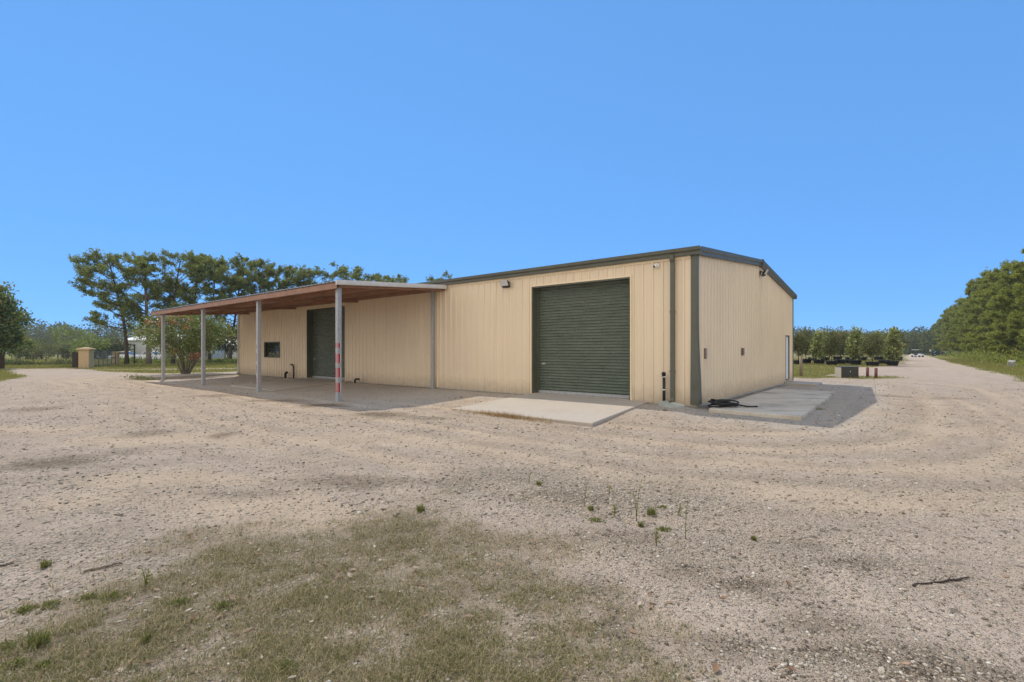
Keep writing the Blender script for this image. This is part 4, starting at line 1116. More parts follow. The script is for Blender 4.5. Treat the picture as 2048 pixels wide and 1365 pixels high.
# potted trees beyond the yard
POTS = [ # px, base row, type, label
 (1597, 729.5, 'oak', 'potted round tree nearest the warehouse corner'), (1612, 727.5, 'oak', 'potted dull tree second from the warehouse corner'),
 (1638, 728.5, 'magnolia', 'potted light green cone tree left of the dull pair'), (1663, 731, 'oak', 'potted grey-green round tree right of the first cone tree'),
 (1681, 728.5, 'oak', 'potted grey-green tree behind the box, farther of that pair'), (1692, 727.5, 'oak', 'potted dark tree squeezed left of the big cone tree'),
 (1711, 730.5, 'magnolia', 'largest potted cone tree, above the dark green box'), (1745, 732.5, 'oak', 'potted olive-brown tree in the biggest tub'),
 (1768, 728.5, 'oak', 'potted olive tree half hidden behind the tub trees'), (1785, 732, 'magnolia', 'potted cone tree at the road end of the front row'),
 (1625, 722, 'oak', 'back row potted tree seen between the first two cones'), (1650, 722, 'magnolia', 'back row potted tree behind the first cone tree'),
 (1675, 721, 'oak', 'back row potted tree behind the grey-green pair'), (1700, 721.5, 'oak', 'back row potted tree left of the largest cone'),
 (1725, 722, 'oak', 'back row potted tree right of the largest cone'), (1757, 721, 'magnolia', 'back row potted tree behind the biggest tub'),
 (1778, 720, 'oak', 'back row potted tree by the road end'), (1795, 722, 'oak', 'dark back row potted tree closest to the road')]
pv = {}
def pot_proto(kind, var):
    t = empty('potted_tree')
    pt = MB(); pt.lathe([(.48,0),(.58,.42),(.63,.44),(.635,.54),(.58,.54),(.57,.46),(.0,.46)], n=18); pt.build('pot', M['pot'], t)
    s = MB(); s.lathe([(.0,.47),(.3,.485),(.565,.465)], n=14); s.build('soil', M['soil'], t)
    g = np.random.default_rng(500+var)
    if kind == 'magnolia': C, cr = leafy(500+var, 85, 26, (0, 0, 2.65), (.95, .95, 1.95), .15, .27, .14, 'cone')
    else: C, cr = leafy(500+var, 80, 42, (0, 0, 2.55), (.80, .80, 1.42), .22, .19, .10)
    mb = MB(); mb.tube([(0,0,.4),(.02,0,1.5),(0,.03,3.4)], [.05,.04,.015], 7); limbs(mb, np.array([0, 0, 1.]), C[::6], .02, 4, .05, g)
    mb.build('trunk', M['bark_grey'], t); link('crown', mesh_np('crown', *cr), M[kind], t); return t
for i, (px, row, kind, lab) in enumerate(POTS):
    X, Y = G(px, row, -.1); key = (kind, i % 2)
    if key not in pv: o = pot_proto(kind, i); pv[key] = o
    else: o = copy_tree(pv[key])
    tag(o, lab, 'potted tree', 'potted trees beyond the yard'); o.location = (X, Y, float(gz(X, Y))); o.rotation_euler = (0, 0, i*1.7)
    s = Y/57.*((.96 if kind == 'magnolia' else .92+.08*math.sin(i*3.1)) if row > 725 else .78); s = min(s*1.06, 1.36); o.scale = (s*(1.15 if i == 7 else 1), s*(1.15 if i == 7 else 1), s*(.97+.06*math.sin(i*2.3)))

# far woods: each a single mass
def wood(name, x0, y0, x1, y1, n, hmin, hmax, depth, label, seed, ll=1.1, per=190):
    g = np.random.default_rng(seed); P = []; D = []
    for i in range(n):
        u = g.random(); off = g.random()*depth
        X = x0+(x1-x0)*u+g.normal()*1.5; Y = y0+(y1-y0)*u+off
        h = (hmin+(hmax-hmin)*g.random()**.8); r = h*(.26+.14*g.random())
        m = int(per*(.7+.6*g.random()))
        p = rot_dirs(m, g)*(.55+.45*g.random((m, 1))**.4)
        cz = h*.55; P.append(np.stack([X+p[:, 0]*r, Y+p[:, 1]*r, np.maximum(.1, cz+p[:, 2]*h*.46)], 1)); D.append(p)
        m2 = int(per*.35); q = np.stack([X+g.normal(size=m2)*r*.7, Y+g.normal(size=m2)*r*.7, g.random(m2)*h*.5], 1); P.append(q); D.append(rot_dirs(m2, g))
    P = np.concatenate(P); D = np.concatenate(D)+rot_dirs(len(P), g)*.9; D /= np.linalg.norm(D, axis=1)[:, None]
    return tag(link(name, mesh_np(name, *leaves_from(P, D, ll*(.6+.8*g.random(len(P))), ll*.62*(.6+.8*g.random(len(P))), g)), M['forest']), label, 'wood', kind='stuff')
wood('far_wood', -430, 215, -300, 230, 60, 9, 16, 45, 'hazy wood beyond the field, farther left than the drive', 64)
wood('far_wood', -105, 230, 125, 235, 90, 9, 15, 45, 'far wood standing behind the warehouse', 65)
wood('far_wood', -290, 230, -105, 225, 170, 10, 17.5, 45, 'hazy dark wood along the horizon beyond the field', 61)
wood('far_wood', 120, 235, 265, 300, 120, 9, 14.5, 40, 'hazy wood along the horizon behind the potted trees and road end', 62)
wood('near_wood', 150, 175, 175, 190, 24, 7, 11, 20, 'darker trees closing the far end of the gravel road', 63, ll=.8)
# bushes under the roadside pines and the rough strip along the field
def strip(name, pts, w, h, n, ll, mat, label, seed):
    g = np.random.default_rng(seed); pts = np.array(pts, float); u = g.random(n)*(len(pts)-1); i = np.minimum(u.astype(int), len(pts)-2); f_ = (u-i)[:, None]
    p = pts[i]*(1-f_)+pts[i+1]*f_+g.normal(size=(n, 2))*w
    hh = h*np.clip(vnoise(p[:, 0]*.45, p[:, 1]*.45, seed)*1.5-.1, .1, 1.3)
    P = np.stack([p[:, 0], p[:, 1], gz(p[:, 0], p[:, 1])+hh*g.random(n)], 1)
    return tag(link(name, mesh_np(name, *leaves_from(P, rot_dirs(n, g)*.8+np.array([0, 0, .4]), ll*(.6+.8*g.random(n)), ll*.45*(.6+.8*g.random(n)), g)), M[mat]), label, 'undergrowth', kind='stuff')
strip('undergrowth', [W(15.8, 50), W(15.2, 90), W(15, 140), W(15, 240)], 1.3, 1.9, 6500, .36, 'needles_bright', 'leafy undergrowth at the feet of the roadside pines', 71)
def GP(px, row): X, Y = G(px, row, -.1); return (X, Y)
strip('undergrowth', [GP(-60, 731.5), GP(20, 731), GP(90, 730), GP(150, 730.5)], .5, .42, 3800, .2, 'forest', 'dark rough growth along the near edge of the field', 72)
strip('undergrowth', [GP(238, 727.5), GP(320, 727), GP(400, 726), GP(478, 726)], .7, .8, 4200, .25, 'greenbush', 'weedy growth between the pine trunks behind the lawn', 73)
strip('undergrowth', [GP(265, 755.5), GP(290, 757), GP(318, 756)], .25, .16, 700, .10, 'oak', 'low dead weeds at the foot of the far canopy post', 74)
# ================================================================== BEYOND THE YARD, LEFT
def at(px, row, z=None):
    X, Y = G(px, row, z if z is not None else -.1); return X, Y, float(gz(X, Y))
x, y, z = at(172.5, 736)
t = empty('gate_pillar', (x, y, z), R(14)); tag(t, 'large ochre stucco gate pillar with an overhanging cap', 'pillar')
MB().bbox(-.42, .42, -.42, .42, -.1, 1.72, .03).build('shaft', M['stucco'], t)
m_ = MB(); m_.bbox(-.54, .54, -.54, .54, 1.72, 1.86, .03); m_.add([(-.5,-.5,1.861),(.5,-.5,1.861),(.5,.5,1.861),(-.5,.5,1.861),(0,0,1.97)], [(0,1,4),(1,2,4),(2,3,4),(3,0,4)]); m_.build('cap', M['stucco'], t)
x2, y2, z2 = at(232, 729)
t = empty('gate_pillar', (x2, y2, z2), R(14)); tag(t, 'small ochre gate pillar beside the parked white cars', 'pillar')
MB().bbox(-.26, .26, -.26, .26, -.1, 1.35, .03).build('shaft', M['stucco'], t)
MB().bbox(-.36, .36, -.36, .36, 1.35, 1.50, .04).build('cap', M['stucco'], t)
# tubular wire gate between the two
a = Vector((x, y, z)); b = Vector((x2, y2, z2)); dv = (b-a); ln = dv.length; dn = dv.normalized()
g0, g1 = .5, ln-.34
t = empty('wire_gate', (x, y, z), math.atan2(dv.y, dv.x)); tag(t, 'grey tubular gate with wire mesh between the ochre pillars', 'gate')
zt_, zb_ = 1.55, .12; fr = MB(); slope = (z2-z)/ln
for h_ in (zb_, .85, zt_): fr.tube([(g0,0,h_),(g1,0,h_)], .035, 6)
for k in range(7): u = g0+(g1-g0)*k/6; fr.tube([(u,0,zb_),(u,0,zt_)], .03 if k % 6 else .045, 6)
fr.build('frame', M['dark_metal'], t)
ms = MB(); n = int((g1-g0)/.16)
for k in range(1, n): u = g0+(g1-g0)*k/n; ms.beam((u,0,zb_),(u,0,zt_), .010, .010)
for k in range(1, 9): h_ = zb_+(zt_-zb_)*k/9; ms.beam((g0,.008,h_),(g1,.008,h_), .010, .010)
ms.build('mesh_wire', M['dark_metal'], t)
# dark gate leaf
x, y, z = at(154, 736)
t = empty('gate_leaf', (x, y, z), R(8)); tag(t, 'dark board gate leaf standing open left of the large pillar', 'gate')
m_ = MB()
for k in range(5): m_.box(-.40+k*.16, -.25+k*.16, -.02, .02, .06, 1.50+.05*math.sin(k*2))
m_.build('boards', M['dark_wood'], t)
m_ = MB(); m_.box(-.42, .42, .021, .06, .25, .36); m_.box(-.42, .42, .021, .06, 1.2, 1.31); m_.build('rails', M['dark_wood'], t)
m_ = MB(); m_.box(.42, .54, -.06, .06, -.1, 1.75); m_.build('hinge_post', M['black'], t)
# timber arch
x, y, z = at(255.5, 728); x2, y2, _ = at(269, 728); d = math.hypot(x2-x, y2-y)
t = empty('timber_arch', (x, y, z), math.atan2(y2-y, x2-x)); tag(t, 'thin dark timber arch right of the leaning pine trunk', 'arch')
for xx in (0, d): MB().box(xx-.06, xx+.06, -.06, .06, -.1, 2.28).build('post', M['dark_wood'], t)
MB().box(-.12, d+.12, -.07, .07, 2.281, 2.38).build('crossbar', M['dark_wood'], t)
# timber frame out in the field
x, y, z = at(121, 716)
t = empty('hitching_rail', (x, y, z), R(20)); tag(t, 'small dark timber rail on two posts in the field left of the gate leaf', 'rail')
for xx in (-.45, .45): m_ = MB(); m_.beam((xx-.1,0,-.1),(xx+.1,0,1.5), .14, .14); m_.build('post', M['dark_wood'], t)
MB().box(-.6, .75, -.08, .08, 1.5, 1.64).build('crossbar', M['dark_wood'], t)
# wire fence across the field
pts = [at(px, row) for px, row in ((-60,725),(-10,725),(40,724.5),(66,724.3),(92,724),(116,724),(132,724),(146,724))]
t = empty('wire_fence', pts[3]); tag(t, 'low wire fence on thin posts across the field', 'fence')
o0 = Vector(pts[3])
for p in pts: q = Vector(p)-o0; MB().tube([q+Vector((0,0,-.2)), q+Vector((.02,0,1.2))], [.05,.04], 6).build('post', M['dark_wood'], t)
m_ = MB()
for h_ in (.4, .75, 1.1):
    for p, q in zip(pts[:-1], pts[1:]): m_.beam(Vector(p)-o0+Vector((0,0,h_)), Vector(q)-o0+Vector((0,0,h_)), .012, .012)
m_.build('wire', M['galv'], t)
# chain-link fence behind the pines
pts = [at(px, 724) for px in (268, 300, 332, 364, 396, 420, 448, 476, 506)]
t = empty('chain_fence', pts[0]); tag(t, 'grey mesh fence behind the pine trunks and in front of the pale buildings', 'fence'); o0 = Vector(pts[0])
for p in pts: q = Vector(p)-o0; MB().tube([q+Vector((0,0,-.2)), q+Vector((0,0,1.5))], .04, 6).build('post', M['galv'], t)
m_ = MB()
for p, q in zip(pts[:-1], pts[1:]):
    p = Vector(p)-o0; q = Vector(q)-o0
    for k in range(8): m_.beam(p+Vector((0,0,.1+.19*k)), q+Vector((0,0,.1+.19*k)), .012, .012)
    for k in range(1, 14): u = p+(q-p)*k/14; m_.beam(u+Vector((0,0,.1)), u+Vector((0,0,1.45)), .012, .012)
m_.build('mesh_wire', M['galv'], t)
# pale metal buildings
def shed(px0, px1, Y, ez, rz_, dp, label):
    X0 = (px0-CX)/F*Y; X1 = (px1-CX)/F*Y; w = X1-X0
    t = empty('pale_building', (X0, Y, float(gz(X0, Y)))); tag(t, label, 'building', 'pale buildings behind the pines')
    m_ = MB(); k = int(w/1.0)
    m_.add([(0,0,-.3),(w,0,-.3),(w,0,ez),(0,0,ez),(0,dp,-.3),(w,dp,-.3),(w,dp,ez),(0,dp,ez),(0,dp/2,rz_),(w,dp/2,rz_)], [(0,1,2,3),(5,4,7,6),(4,0,3,8,7),(1,5,6,9,2)])
    for i in range(1, k): m_.box(i*w/k-.05, i*w/k+.05, -.03, -.001, -.2, ez-.05)
    m_.build('wall', M['far_wall'], t)
    r_ = MB(); r_.add([(-.3,-.35,ez-.02),(w+.3,-.35,ez-.02),(w+.3,dp/2,rz_+.06),(-.3,dp/2,rz_+.06),(w+.3,dp+.35,ez-.02),(-.3,dp+.35,ez-.02),(-.3,-.35,ez+.1),(w+.3,-.35,ez+.1),(w+.3,dp/2,rz_+.18),(-.3,dp/2,rz_+.18),(w+.3,dp+.35,ez+.1),(-.3,dp+.35,ez+.1)],
              [(0,1,2,3),(3,2,4,5),(9,8,7,6),(11,10,8,9),(0,6,7,1),(5,4,10,11),(0,3,9,6),(3,5,11,9),(1,7,8,2),(2,8,10,4)])
    r_.build('roof', M['far_roof'], t)
    d_ = MB().box(w*.6, w*.6+3, -.04, -.002, 0, min(2.6, ez-.4)).build('door', M['car_silver'], t)
    return t
shed(243, 372, 100, 3.7, 5.0, 14, 'long pale building behind the leaning pine and white cars')
shed(396, 560, 118, 3.0, 4.4, 12, 'low pale building seen between the myrtle and the warehouse end')
# vehicles ---------------------------------------------------------------------------------------------
def car(loc, rz, paint, label, L_=4.5, Wd=1.8, Ht=1.5, group='parked cars in the distance'):
    t = empty('parked_car', loc, rz); tag(t, label, 'car', group)
    hw = Wd/2
    low = [(-L_/2,.35),(-L_/2+.05,.75),(-L_/2+.9,.92),(L_/2-1.0,.92),(L_/2-.05,.78),(L_/2,.4),(L_/2-.2,.25),(-L_/2+.2,.25)]
    b_ = MB(); b_.prism(low, (0,-hw,0), (1,0,0), (0,0,1), (0,Wd,0))
    cab = [(-L_/2+.8,.921),(-L_/2+1.35,Ht-.03),(L_/2-2.1,Ht),(L_/2-1.15,.921)]
    v = [(p[0], s*(hw-.06 if p[1] < 1 else hw-.24), p[1]) for s in (-1, 1) for p in cab]
    b_.add(v, [(3,2,1,0),(4,5,6,7),(0,1,5,4),(1,2,6,5),(2,3,7,6)])
    b_.build('body', paint, t)
    for s in (-1, 1):
        w = [(-L_/2+1.02,.98),(-L_/2+1.42,Ht-.10),(L_/2-2.13,Ht-.08),(L_/2-1.35,.98)]
        wv = [(p[0], s*((hw-.06)-(p[1]-.921)/(Ht-.921)*.18+.006), p[1]) for p in w]
        MB().add(wv, [(0,1,2,3)]).build('side_window', M['glass'], t)
    f0 = [(L_/2-1.17,.99),(L_/2-2.02,Ht-.07)]
    MB().add([(f0[0][0]+.012,-hw+.14,f0[0][1]),(f0[0][0]+.012,hw-.14,f0[0][1]),(f0[1][0]+.03,hw-.3,f0[1][1]),(f0[1][0]+.03,-hw+.3,f0[1][1])], [(0,1,2,3)]).build('windscreen', M['glass'], t)
    r0 = [(-L_/2+.86,.99),(-L_/2+1.30,Ht-.10)]
    MB().add([(r0[0][0]-.012,-hw+.14,r0[0][1]),(r0[0][0]-.012,hw-.14,r0[0][1]),(r0[1][0]-.03,hw-.3,r0[1][1]),(r0[1][0]-.03,-hw+.3,r0[1][1])], [(0,1,2,3)]).build('rear_window', M['glass'], t)
    for xx in (-L_/2+.85, L_/2-.85):
        for s in (-1, 1):
            w_ = MB(); w_.tube([(xx,s*(hw-.2),.33),(xx,s*(hw+.012),.33)], .33, 16); wh = w_.build('wheel', M['rubber'], t)
            c_ = MB(); c_.tube([(xx,s*(hw+.013),.33),(xx,s*(hw+.02),.33)], .19, 12); c_.build('rim', M['car_silver'], wh)
    for s in (-1, 1): MB().box(L_/2-.10, L_/2+.008, s*(hw-.3)-.16, s*(hw-.3)+.16, .58, .72).build('headlight', M['lens'], t)
    return t
def carat(px, row, z=-.1): X, Y = G(px, row, z); return (X, Y, float(gz(X, Y)))
car(carat(253, 721), R(10), M['car_white'], 'white car parked beside the small ochre pillar')
car(carat(305, 721), R(-6), M['car_white'], 'white car parked behind the stout grey pine trunk')
car(carat(1880, 712.5), R(-30), M['car_dark'], 'dark car parked left of the other in the shade of the roadside trees', Ht=1.55)
car(carat(1905, 712.8), R(-24), M['car_dark'], 'dark car parked right of the other, beside the pale slatted gate', Ht=1.5)
car(carat(148, 711), R(15), M['car_white'], 'white car roof showing over the dark gate leaf')
# golf cart on the road
x, y, z = at(1835, 714.6)
t = empty('golf_cart', (x, y, z), R(-75)); tag(t, 'white golf cart with a flat roof coming down the gravel road', 'golf cart')
b_ = MB(); b_.prism([(-1.25,.35),(-1.25,.75),(-.55,.8),(-.5,.42),(.45,.42),(.62,.85),(1.15,.70),(1.28,.40),(1.2,.3),(-1.2,.3)], (0,-.62,0), (1,0,0), (0,0,1), (0,1.24,0)); b_.build('body', M['car_white'], t)
b_ = MB(); b_.bbox(-.62,-.08,-.55,.55,.55,.72,.04); b_.bbox(-.72,-.6,-.55,.55,.73,1.12,.03); b_.build('seat', M['black'], t)
MB().bbox(-.95,.75,-.62,.62,1.80,1.86,.02).build('roof', M['car_white'], t)
b_ = MB()
for s in (-1, 1): b_.tube([(.62,s*.56,.85),(.45,s*.56,1.8)], .02, 6); b_.tube([(-.8,s*.56,.75),(-.8,s*.56,1.8)], .02, 6)
b_.build('roof_frame', M['black'], t)
for xx in (-.85, .85):
    for s in (-1, 1): w_ = MB(); w_.tube([(xx,s*.45,.24),(xx,s*.64,.24)], .24, 14); w_.build('wheel', M['rubber'], t)
b_ = MB(); b_.tube([(.5,-.25,.8),(.25,-.25,1.05)], .02, 6); b_.tube([(.25+.0,-.42,1.06),(.22,-.25,1.1),(.25,-.08,1.06)], .02, 6); b_.build('steering_wheel', M['black'], t)

# ================================================================== BEYOND THE YARD, RIGHT
x, y, z = at(1602, 750)
t = tag(MB().tube([(0,0,-.2),(.01,0,.6),(-.01,.01,1.33)], [.10,.095,.088], 12).build('fence_post', M['wood']), 'weathered round wooden post on the grass by the warehouse corner', 'post'); t.location = (x, y, z)
x, y, z = at(1700, 753.2)
t = empty('utility_box', (x, y, z), R(-6)); tag(t, 'dark green utility box with pale rim among the red pipes', 'utility box')
MB().bbox(-.50, .50, -.02, .62, -.02, .70, .015).build('cabinet', M['dark_box'], t)
MB().box(-.52, .52, -.03, .64, .701, .725).build('lid', M['dark_metal'], t)
MB().box(-.56, -.515, -.01, .63, -.05, .66).build('side_panel', M['concrete_grey'], t)
MB().box(-.62, .56, -.06, .7, -.12, -.021).build('pad', M['concrete_grey'], t)
h = MB(); h.box(-.02, .02, -.045, -.021, .36, .46); h.build('handle', M['galv'], t)
for px, row, lab in ((1703, 754.6, 'rusty red pipe bollard standing in front of the dark green box'), (1735, 753.6, 'rusty red pipe bollard right of the dark green box, middle of the three'), (1752, 755.6, 'rusty red pipe bollard farthest from the dark green box')):
    x, y, z = at(px, row, -.15)
    t = empty('pipe_bollard', (x, y, z)); tag(t, lab, 'bollard', 'red pipe bollards')
    MB().tube([(0,0,-.2),(0,0,.60)], .082, 14).build('pipe', M['rust_red'], t)
    MB().lathe([(.0,.64),(.05,.632),(.083,.605),(.083,.601)], n=14).build('cap', M['rust_red'], t)
x, y, z = at(1861, 714)
t = empty('post_sign', (x, y, z)); tag(t, 'small white round sign on a thin post beside the gravel road', 'sign')
MB().tube([(0,0,-.1),(0,0,1.5)], .04, 6).build('post', M['wood'], t)
MB().tube([(0,-.02,1.62),(0,.02,1.62)], .30, 16).build('plate', M['white'], t)
x, y, z = at(1923, 714.5)
t = empty('slatted_gate', (x, y, z), R(-25)); tag(t, 'pale slatted gate leaning at the edge of the roadside pines', 'gate')
m_ = MB()
for k in range(9): m_.box(-1.0+k*.23, -.90+k*.23, -.02, .02, .1, 1.55)
m_.build('slats', M['far_wall'], t); m_ = MB(); m_.box(-1.05,1.0,.021,.06,.3,.4); m_.box(-1.05,1.0,.021,.06,1.2,1.3); m_.build('rails', M['far_wall'], t)
x, y, z = at(2021, 734)
m_ = MB(); m_.bbox(-.35,.35,-.25,.25,-.1,.62,.05); m_.v = [(a+.06*math.sin(c*7+b), b+.05*math.cos(a*9), c+.05*a) for a, b, c in m_.v]
o = m_.build('stone_block', M['stone']); o.location = (x, y, z); o.rotation_euler = (R(6), R(-12), R(35)); tag(o, 'tilted grey stone block on the grass below the roadside pines', 'block')
# power pole far left of the building corner
X, Y = (450-CX)/F*98, 98
t = empty('utility_pole', (X, Y, float(gz(X, Y)))); tag(t, 'thin grey utility pole near the hazy slender tree', 'pole')
MB().tube([(0,0,-.3),(0,0,8.5)], [.14,.10], 8).build('shaft', M['wood'], t)
MB().box(-.9,.9,-.06,.06,7.8,7.95).build('crossarm', M['wood'], t)

# ================================================================== STICKS AND WEEDS IN THE YARD
def stick(p0, p1, r, mat, label, seed):
    g = np.random.default_rng(seed); a = np.array([*G(*p0), 0]); b = np.array([*G(*p1), 0]); pts = []
    for k in range(9):
        u = k/8; p = a+(b-a)*u+np.array([*(g.normal(size=2)*.008), 0]); p[2] = float(gzf(p[0], p[1]))+r*.8+.006*g.random(); pts.append(p)
    mb = MB().tube(pts, [r*(.75+.5*g.random())*(1-.3*k/8) for k in range(9)], 7)
    for k in (3, 5): q = np.array(pts[k]); mb.tube([q, q+np.array([.03, .02, .012]), q+np.array([.06, .05, .01])], [r*.4, r*.3, r*.12], 5)
    return tag(mb.build('stick', mat), label, 'stick')
stick((164, 1147), (249, 1128), .0085, M['stick'], 'pale dead stick lying by the edge of the dry grass', 1)
stick((1825, 1174), (1941, 1158), .0075, M['darkstick'], 'dark twig lying on the gravel at the right', 2)
stick((-6, 1136), (26, 1127), .008, M['stick'], 'short pale stick at the very left of the gravel', 3)
def weed(px, row, kind, h, label, seed, mat='weed'):
    X, Y = G(px, row); z = float(gzf(X, Y)); g = np.random.default_rng(seed)
    t = empty('weed', (X, Y, z)); tag(t, label, 'weed', 'weeds growing through the gravel')
    if kind == 'stalk':
        mb = MB(); P = []; D = []
        for k in range(1+int(g.random()*2.4)):
            a = g.random()*6.283; ln = h*(.6+.4*g.random()) if k else h
            pts = [np.array([math.cos(a)*.15*ln*u*u, math.sin(a)*.15*ln*u*u, ln*u]) for u in (0, .3, .65, 1)]
            mb.tube(pts, [.0042, .0036, .0028, .0014], 5)
            for u in np.linspace(.15, 1, 12):
                q = pts[0]+(pts[3]-pts[0])*u; q[:2] = pts[3][:2]*u*u; aa = g.random()*6.283
                P.append(q); D.append([math.cos(aa), math.sin(aa), .6])
        mb.build('stem', M['weed'], t); P = np.array(P); D = np.array(D); n = len(P)
        link('leaves', mesh_np('leaves', *leaves_from(P, D/np.linalg.norm(D, axis=1)[:, None], .020+.034*g.random(n), .007+.006*g.random(n), g)), M[mat], t)
    elif kind == 'tuft':
        n = 95; r = h*.45; a = g.random(n)*6.283; q = r*np.sqrt(g.random(n))
        pr = blades(q*np.cos(a), q*np.sin(a), 0*a, h*(.5+.6*g.random(n)), .004+.003*g.random(n), .1+.65*g.random(n))
        link('blades', mesh_np('blades', *join([pr])), M[mat], t)
    else:                                             # low leafy patch
        n = 130; r = h*1.05; a = g.random(n)*6.283; q = r*g.random(n)**.7*(1+.35*np.sin(a*3+seed)); zz = h*.5*np.clip(1-(q/r)**2, .05, 1)*g.random(n)
        P = np.stack([q*np.cos(a)*1.4, q*np.sin(a), zz], 1); D = rot_dirs(n, g)*.7+np.array([0, 0, .55])
        link('leaves', mesh_np('leaves', *leaves_from(P, D/np.linalg.norm(D, axis=1)[:, None], .016+.022*g.random(n), .006+.006*g.random(n), g)), M[mat], t)
    return t
for i, a in enumerate([
    (1058, 968, 'stalk', .13, 'short wispy weed left of the yellow-green tuft in the gravel'), (1078, 972, 'tuft', .07, 'yellow-green tuft in the coarse gravel before the door slab'),
    (1169, 1014, 'stalk', .30, 'tall thin weed, left of the two tallest in the gravel'), (1182, 1020, 'tuft', .06, 'dry tuft at the foot of the left tall weed'), (1219, 988, 'stalk', .10, 'tiny single weed between the two tall weeds'),
    (1229, 1032, 'stalk', .14, 'small branching weed between the tall weeds'), (1192, 1043, 'low', .055, 'dark green low mat weed left of the tallest weed'),
    (1273, 1040, 'stalk', .42, 'tallest spindly weed in the middle of the coarse gravel'), (1282, 1050, 'tuft', .06, 'dense green tuft at the foot of the tallest weed'),
    (1303, 1032, 'tuft', .10, 'olive tuft just right of the tallest weed'), (1325, 1019, 'low', .03, 'small flat green weed farthest right of the group'),
    (1327, 1059, 'low', .045, 'round bright green mat weed right of the tallest weed'), (1313, 1093, 'stalk', .16, 'stumpy weed with a dark head near the grass edge'),
    (1371, 1080, 'stalk', .32, 'reddish tall weed alone at the right of the group'), (1358, 1034, 'stalk', .10, 'little weed above the reddish tall weed'),
    (1508, 1077, 'tuft', .045, 'lone tiny green sprout on the coarse gravel'), (842, 1024, 'tuft', .10, 'bright grass tuft at the top edge of the dry grass'),
    (92, 1134, 'tuft', .07, 'green tuft alone on the pebbles at the left'), (226, 1196, 'low', .055, 'vivid green clump left of centre at the grass edge'),
    (178, 1198, 'low', .04, 'smaller green clump beside the vivid one'), (100, 1214, 'low', .055, 'long green weed patch sloping along the grass edge'),
    (47, 1224, 'low', .045, 'green weed patch left of the long one'), (80, 1290, 'tuft', .10, 'tall yellow-green grass tuft in the left corner'),
    (10, 1300, 'low', .06, 'broad-leaved weed at the very left edge'), (32, 1335, 'low', .05, 'pale clover-like weed in the bottom left corner'),
    (85, 1338, 'low', .04, 'pale green weed right of the clover-like one'), (291, 1176, 'stalk', .16, 'dry forked weed right of the pale stick'), (292, 1285, 'tuft', .06, 'light green sprout inside the dry grass'),
    (360, 1210, 'low', .05, 'green creeping patch within the upper dry grass'), (445, 1215, 'low', .05, 'green creeping patch nearer the middle of the dry grass'), (570, 1340, 'low', .045, 'small green clump near the bottom of the dry grass'),
    (1640, 809, 'low', .13, 'dark leafy weed at the edge of the stained slab'), (1641, 820, 'low', .10, 'second leafy weed just below the dark one at the stained slab'),
    (1752, 791, 'stalk', .75, 'tall straggly weed at the sunlit edge of the building shadow'), (1698, 768, 'stalk', .45, 'bare spiky weed in front of the dark green box'),
    (1612, 770, 'low', .16, 'low dull weed in the shade beyond the stained slab'), (1570, 768, 'low', .18, 'spreading weed beside the walk door pad'), (1330, 822, 'low', .06, 'brown weedy patch under the black standpipe'),
    ]): weed(a[0], a[1], a[2], a[3], a[4], 900+i)
# ================================================================== LIGHT
SV = Vector((-1.68, 2.77, 4.4)).normalized()            # toward the sun: behind the warehouse, high, a little to the left
sun_d = bpy.data.lights.new('sun', 'SUN'); sun_d.energy = SUN_E; sun_d.angle = R(.55); sun_d.color = (1, .93, .82)
sun = bpy.data.objects.new('sun', sun_d); COL.objects.link(sun); sun.rotation_euler = SV.to_track_quat('Z', 'Y').to_euler(); sun.location = (0, 0, 60)
world = bpy.data.worlds.new('World'); scene.world = world; world.use_nodes = True
nt = world.node_tree; bg = nt.nodes['Background']
sky = nt.nodes.new('ShaderNodeTexSky'); sky.sky_type = 'NISHITA'; sky.sun_disc = False
sky.sun_elevation = math.asin(SV.z); sky.sun_rotation = math.atan2(SV.x, SV.y); sky.altitude = ALT
sky.air_density = AIR; sky.dust_density = DUST; sky.ozone_density = OZONE
gm = nt.nodes.new('ShaderNodeGamma'); gm.inputs[1].default_value = SGAM; nt.links.new(sky.outputs[0], gm.inputs[0])
skyc = mixc(nt, 1.0, gm.outputs[0], TINT, 'MULTIPLY')
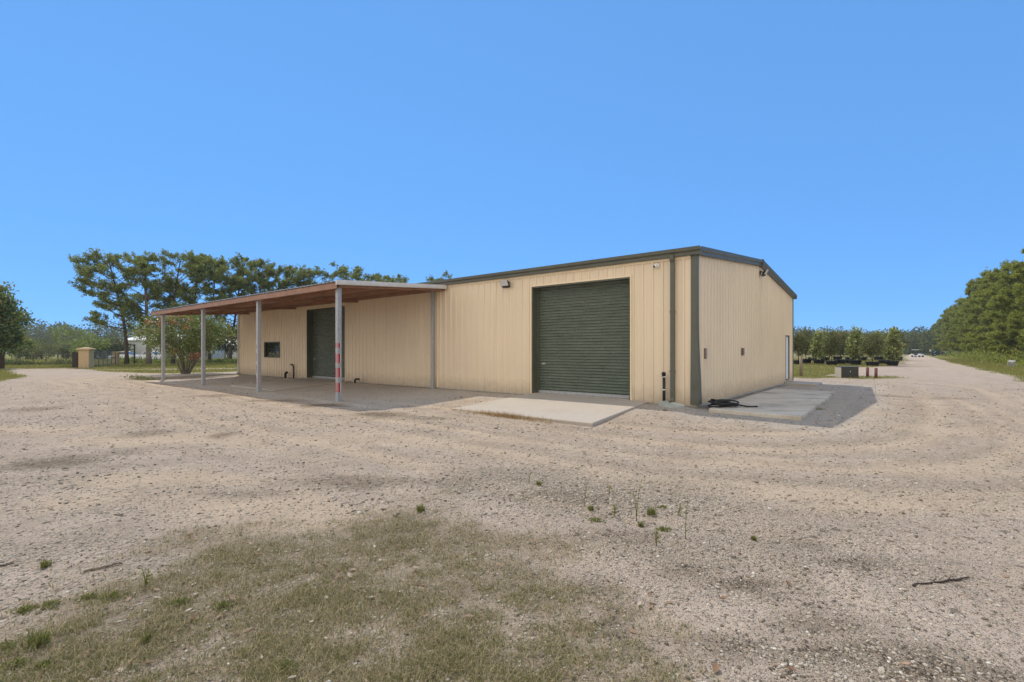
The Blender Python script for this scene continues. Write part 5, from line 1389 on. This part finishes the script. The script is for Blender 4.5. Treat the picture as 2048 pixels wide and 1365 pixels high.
# bright cloud added out of view as fill for the shaded walls; sunward half clear
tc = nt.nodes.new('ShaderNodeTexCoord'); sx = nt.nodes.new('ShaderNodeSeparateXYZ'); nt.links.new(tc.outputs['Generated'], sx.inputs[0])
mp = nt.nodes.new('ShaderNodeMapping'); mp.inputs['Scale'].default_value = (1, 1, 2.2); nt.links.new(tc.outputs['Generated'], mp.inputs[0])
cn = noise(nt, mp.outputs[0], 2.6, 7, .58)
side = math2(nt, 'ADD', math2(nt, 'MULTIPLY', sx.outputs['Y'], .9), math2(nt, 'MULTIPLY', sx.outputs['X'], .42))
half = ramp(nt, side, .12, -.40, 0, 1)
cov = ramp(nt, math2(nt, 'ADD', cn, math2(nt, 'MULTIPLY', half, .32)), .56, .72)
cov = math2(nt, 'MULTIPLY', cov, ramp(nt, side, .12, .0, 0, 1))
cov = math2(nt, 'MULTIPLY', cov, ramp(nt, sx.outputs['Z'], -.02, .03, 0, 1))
fill_cloud = mixc(nt, ramp(nt, cn, .35, .75), tuple(c*FILL_CLOUD*.75 for c in (1, .97, .93)), tuple(c*FILL_CLOUD for c in (1, .985, .96)))
nt.links.new(mixc(nt, cov, skyc, fill_cloud), bg.inputs['Color']); bg.inputs['Strength'].default_value = SKY_S
scene.view_settings.view_transform = 'Standard'; scene.view_settings.look = 'None'; scene.view_settings.exposure = EXPO; scene.view_settings.gamma = 1
scene.cycles.max_bounces = 8; scene.cycles.diffuse_bounces = 4; scene.cycles.transparent_max_bounces = 8
scene.cycles.use_denoising = True; scene.cycles.denoiser = 'OPENIMAGEDENOISE'; scene.cycles.denoising_input_passes = 'RGB_ALBEDO_NORMAL'; scene.cycles.denoising_prefilter = 'ACCURATE'

# ------------------------------------------------------------------ the hazy summer air
if HAZE > 0:
    hb = MB().box(float(xs.min())-20, float(xs.max())+20, float(ys.min())-20, float(ys.max())+20, float(GZ.min())-1, 20.5)
    m = bpy.data.materials.new('haze'); m.use_nodes = True; hn = m.node_tree; hn.nodes.clear()
    o = hn.nodes.new('ShaderNodeOutputMaterial'); v = hn.nodes.new('ShaderNodeVolumePrincipled'); hn.links.new(v.outputs[0], o.inputs['Volume'])
    v.inputs['Color'].default_value = (.80, .88, 1, 1); v.inputs['Density'].default_value = HAZE; v.inputs['Anisotropy'].default_value = .1
    o = hb.build('haze', m); o.location = (BX, BY, 0); o.rotation_euler = (0, 0, RZ); tag(o, 'thin summer haze over the fields', 'haze', kind='stuff')

world.cycles.sampling_method = 'MANUAL'; world.cycles.sample_map_resolution = 2048
scene.cycles.sample_clamp_indirect = 6; scene.cycles.adaptive_threshold = .006
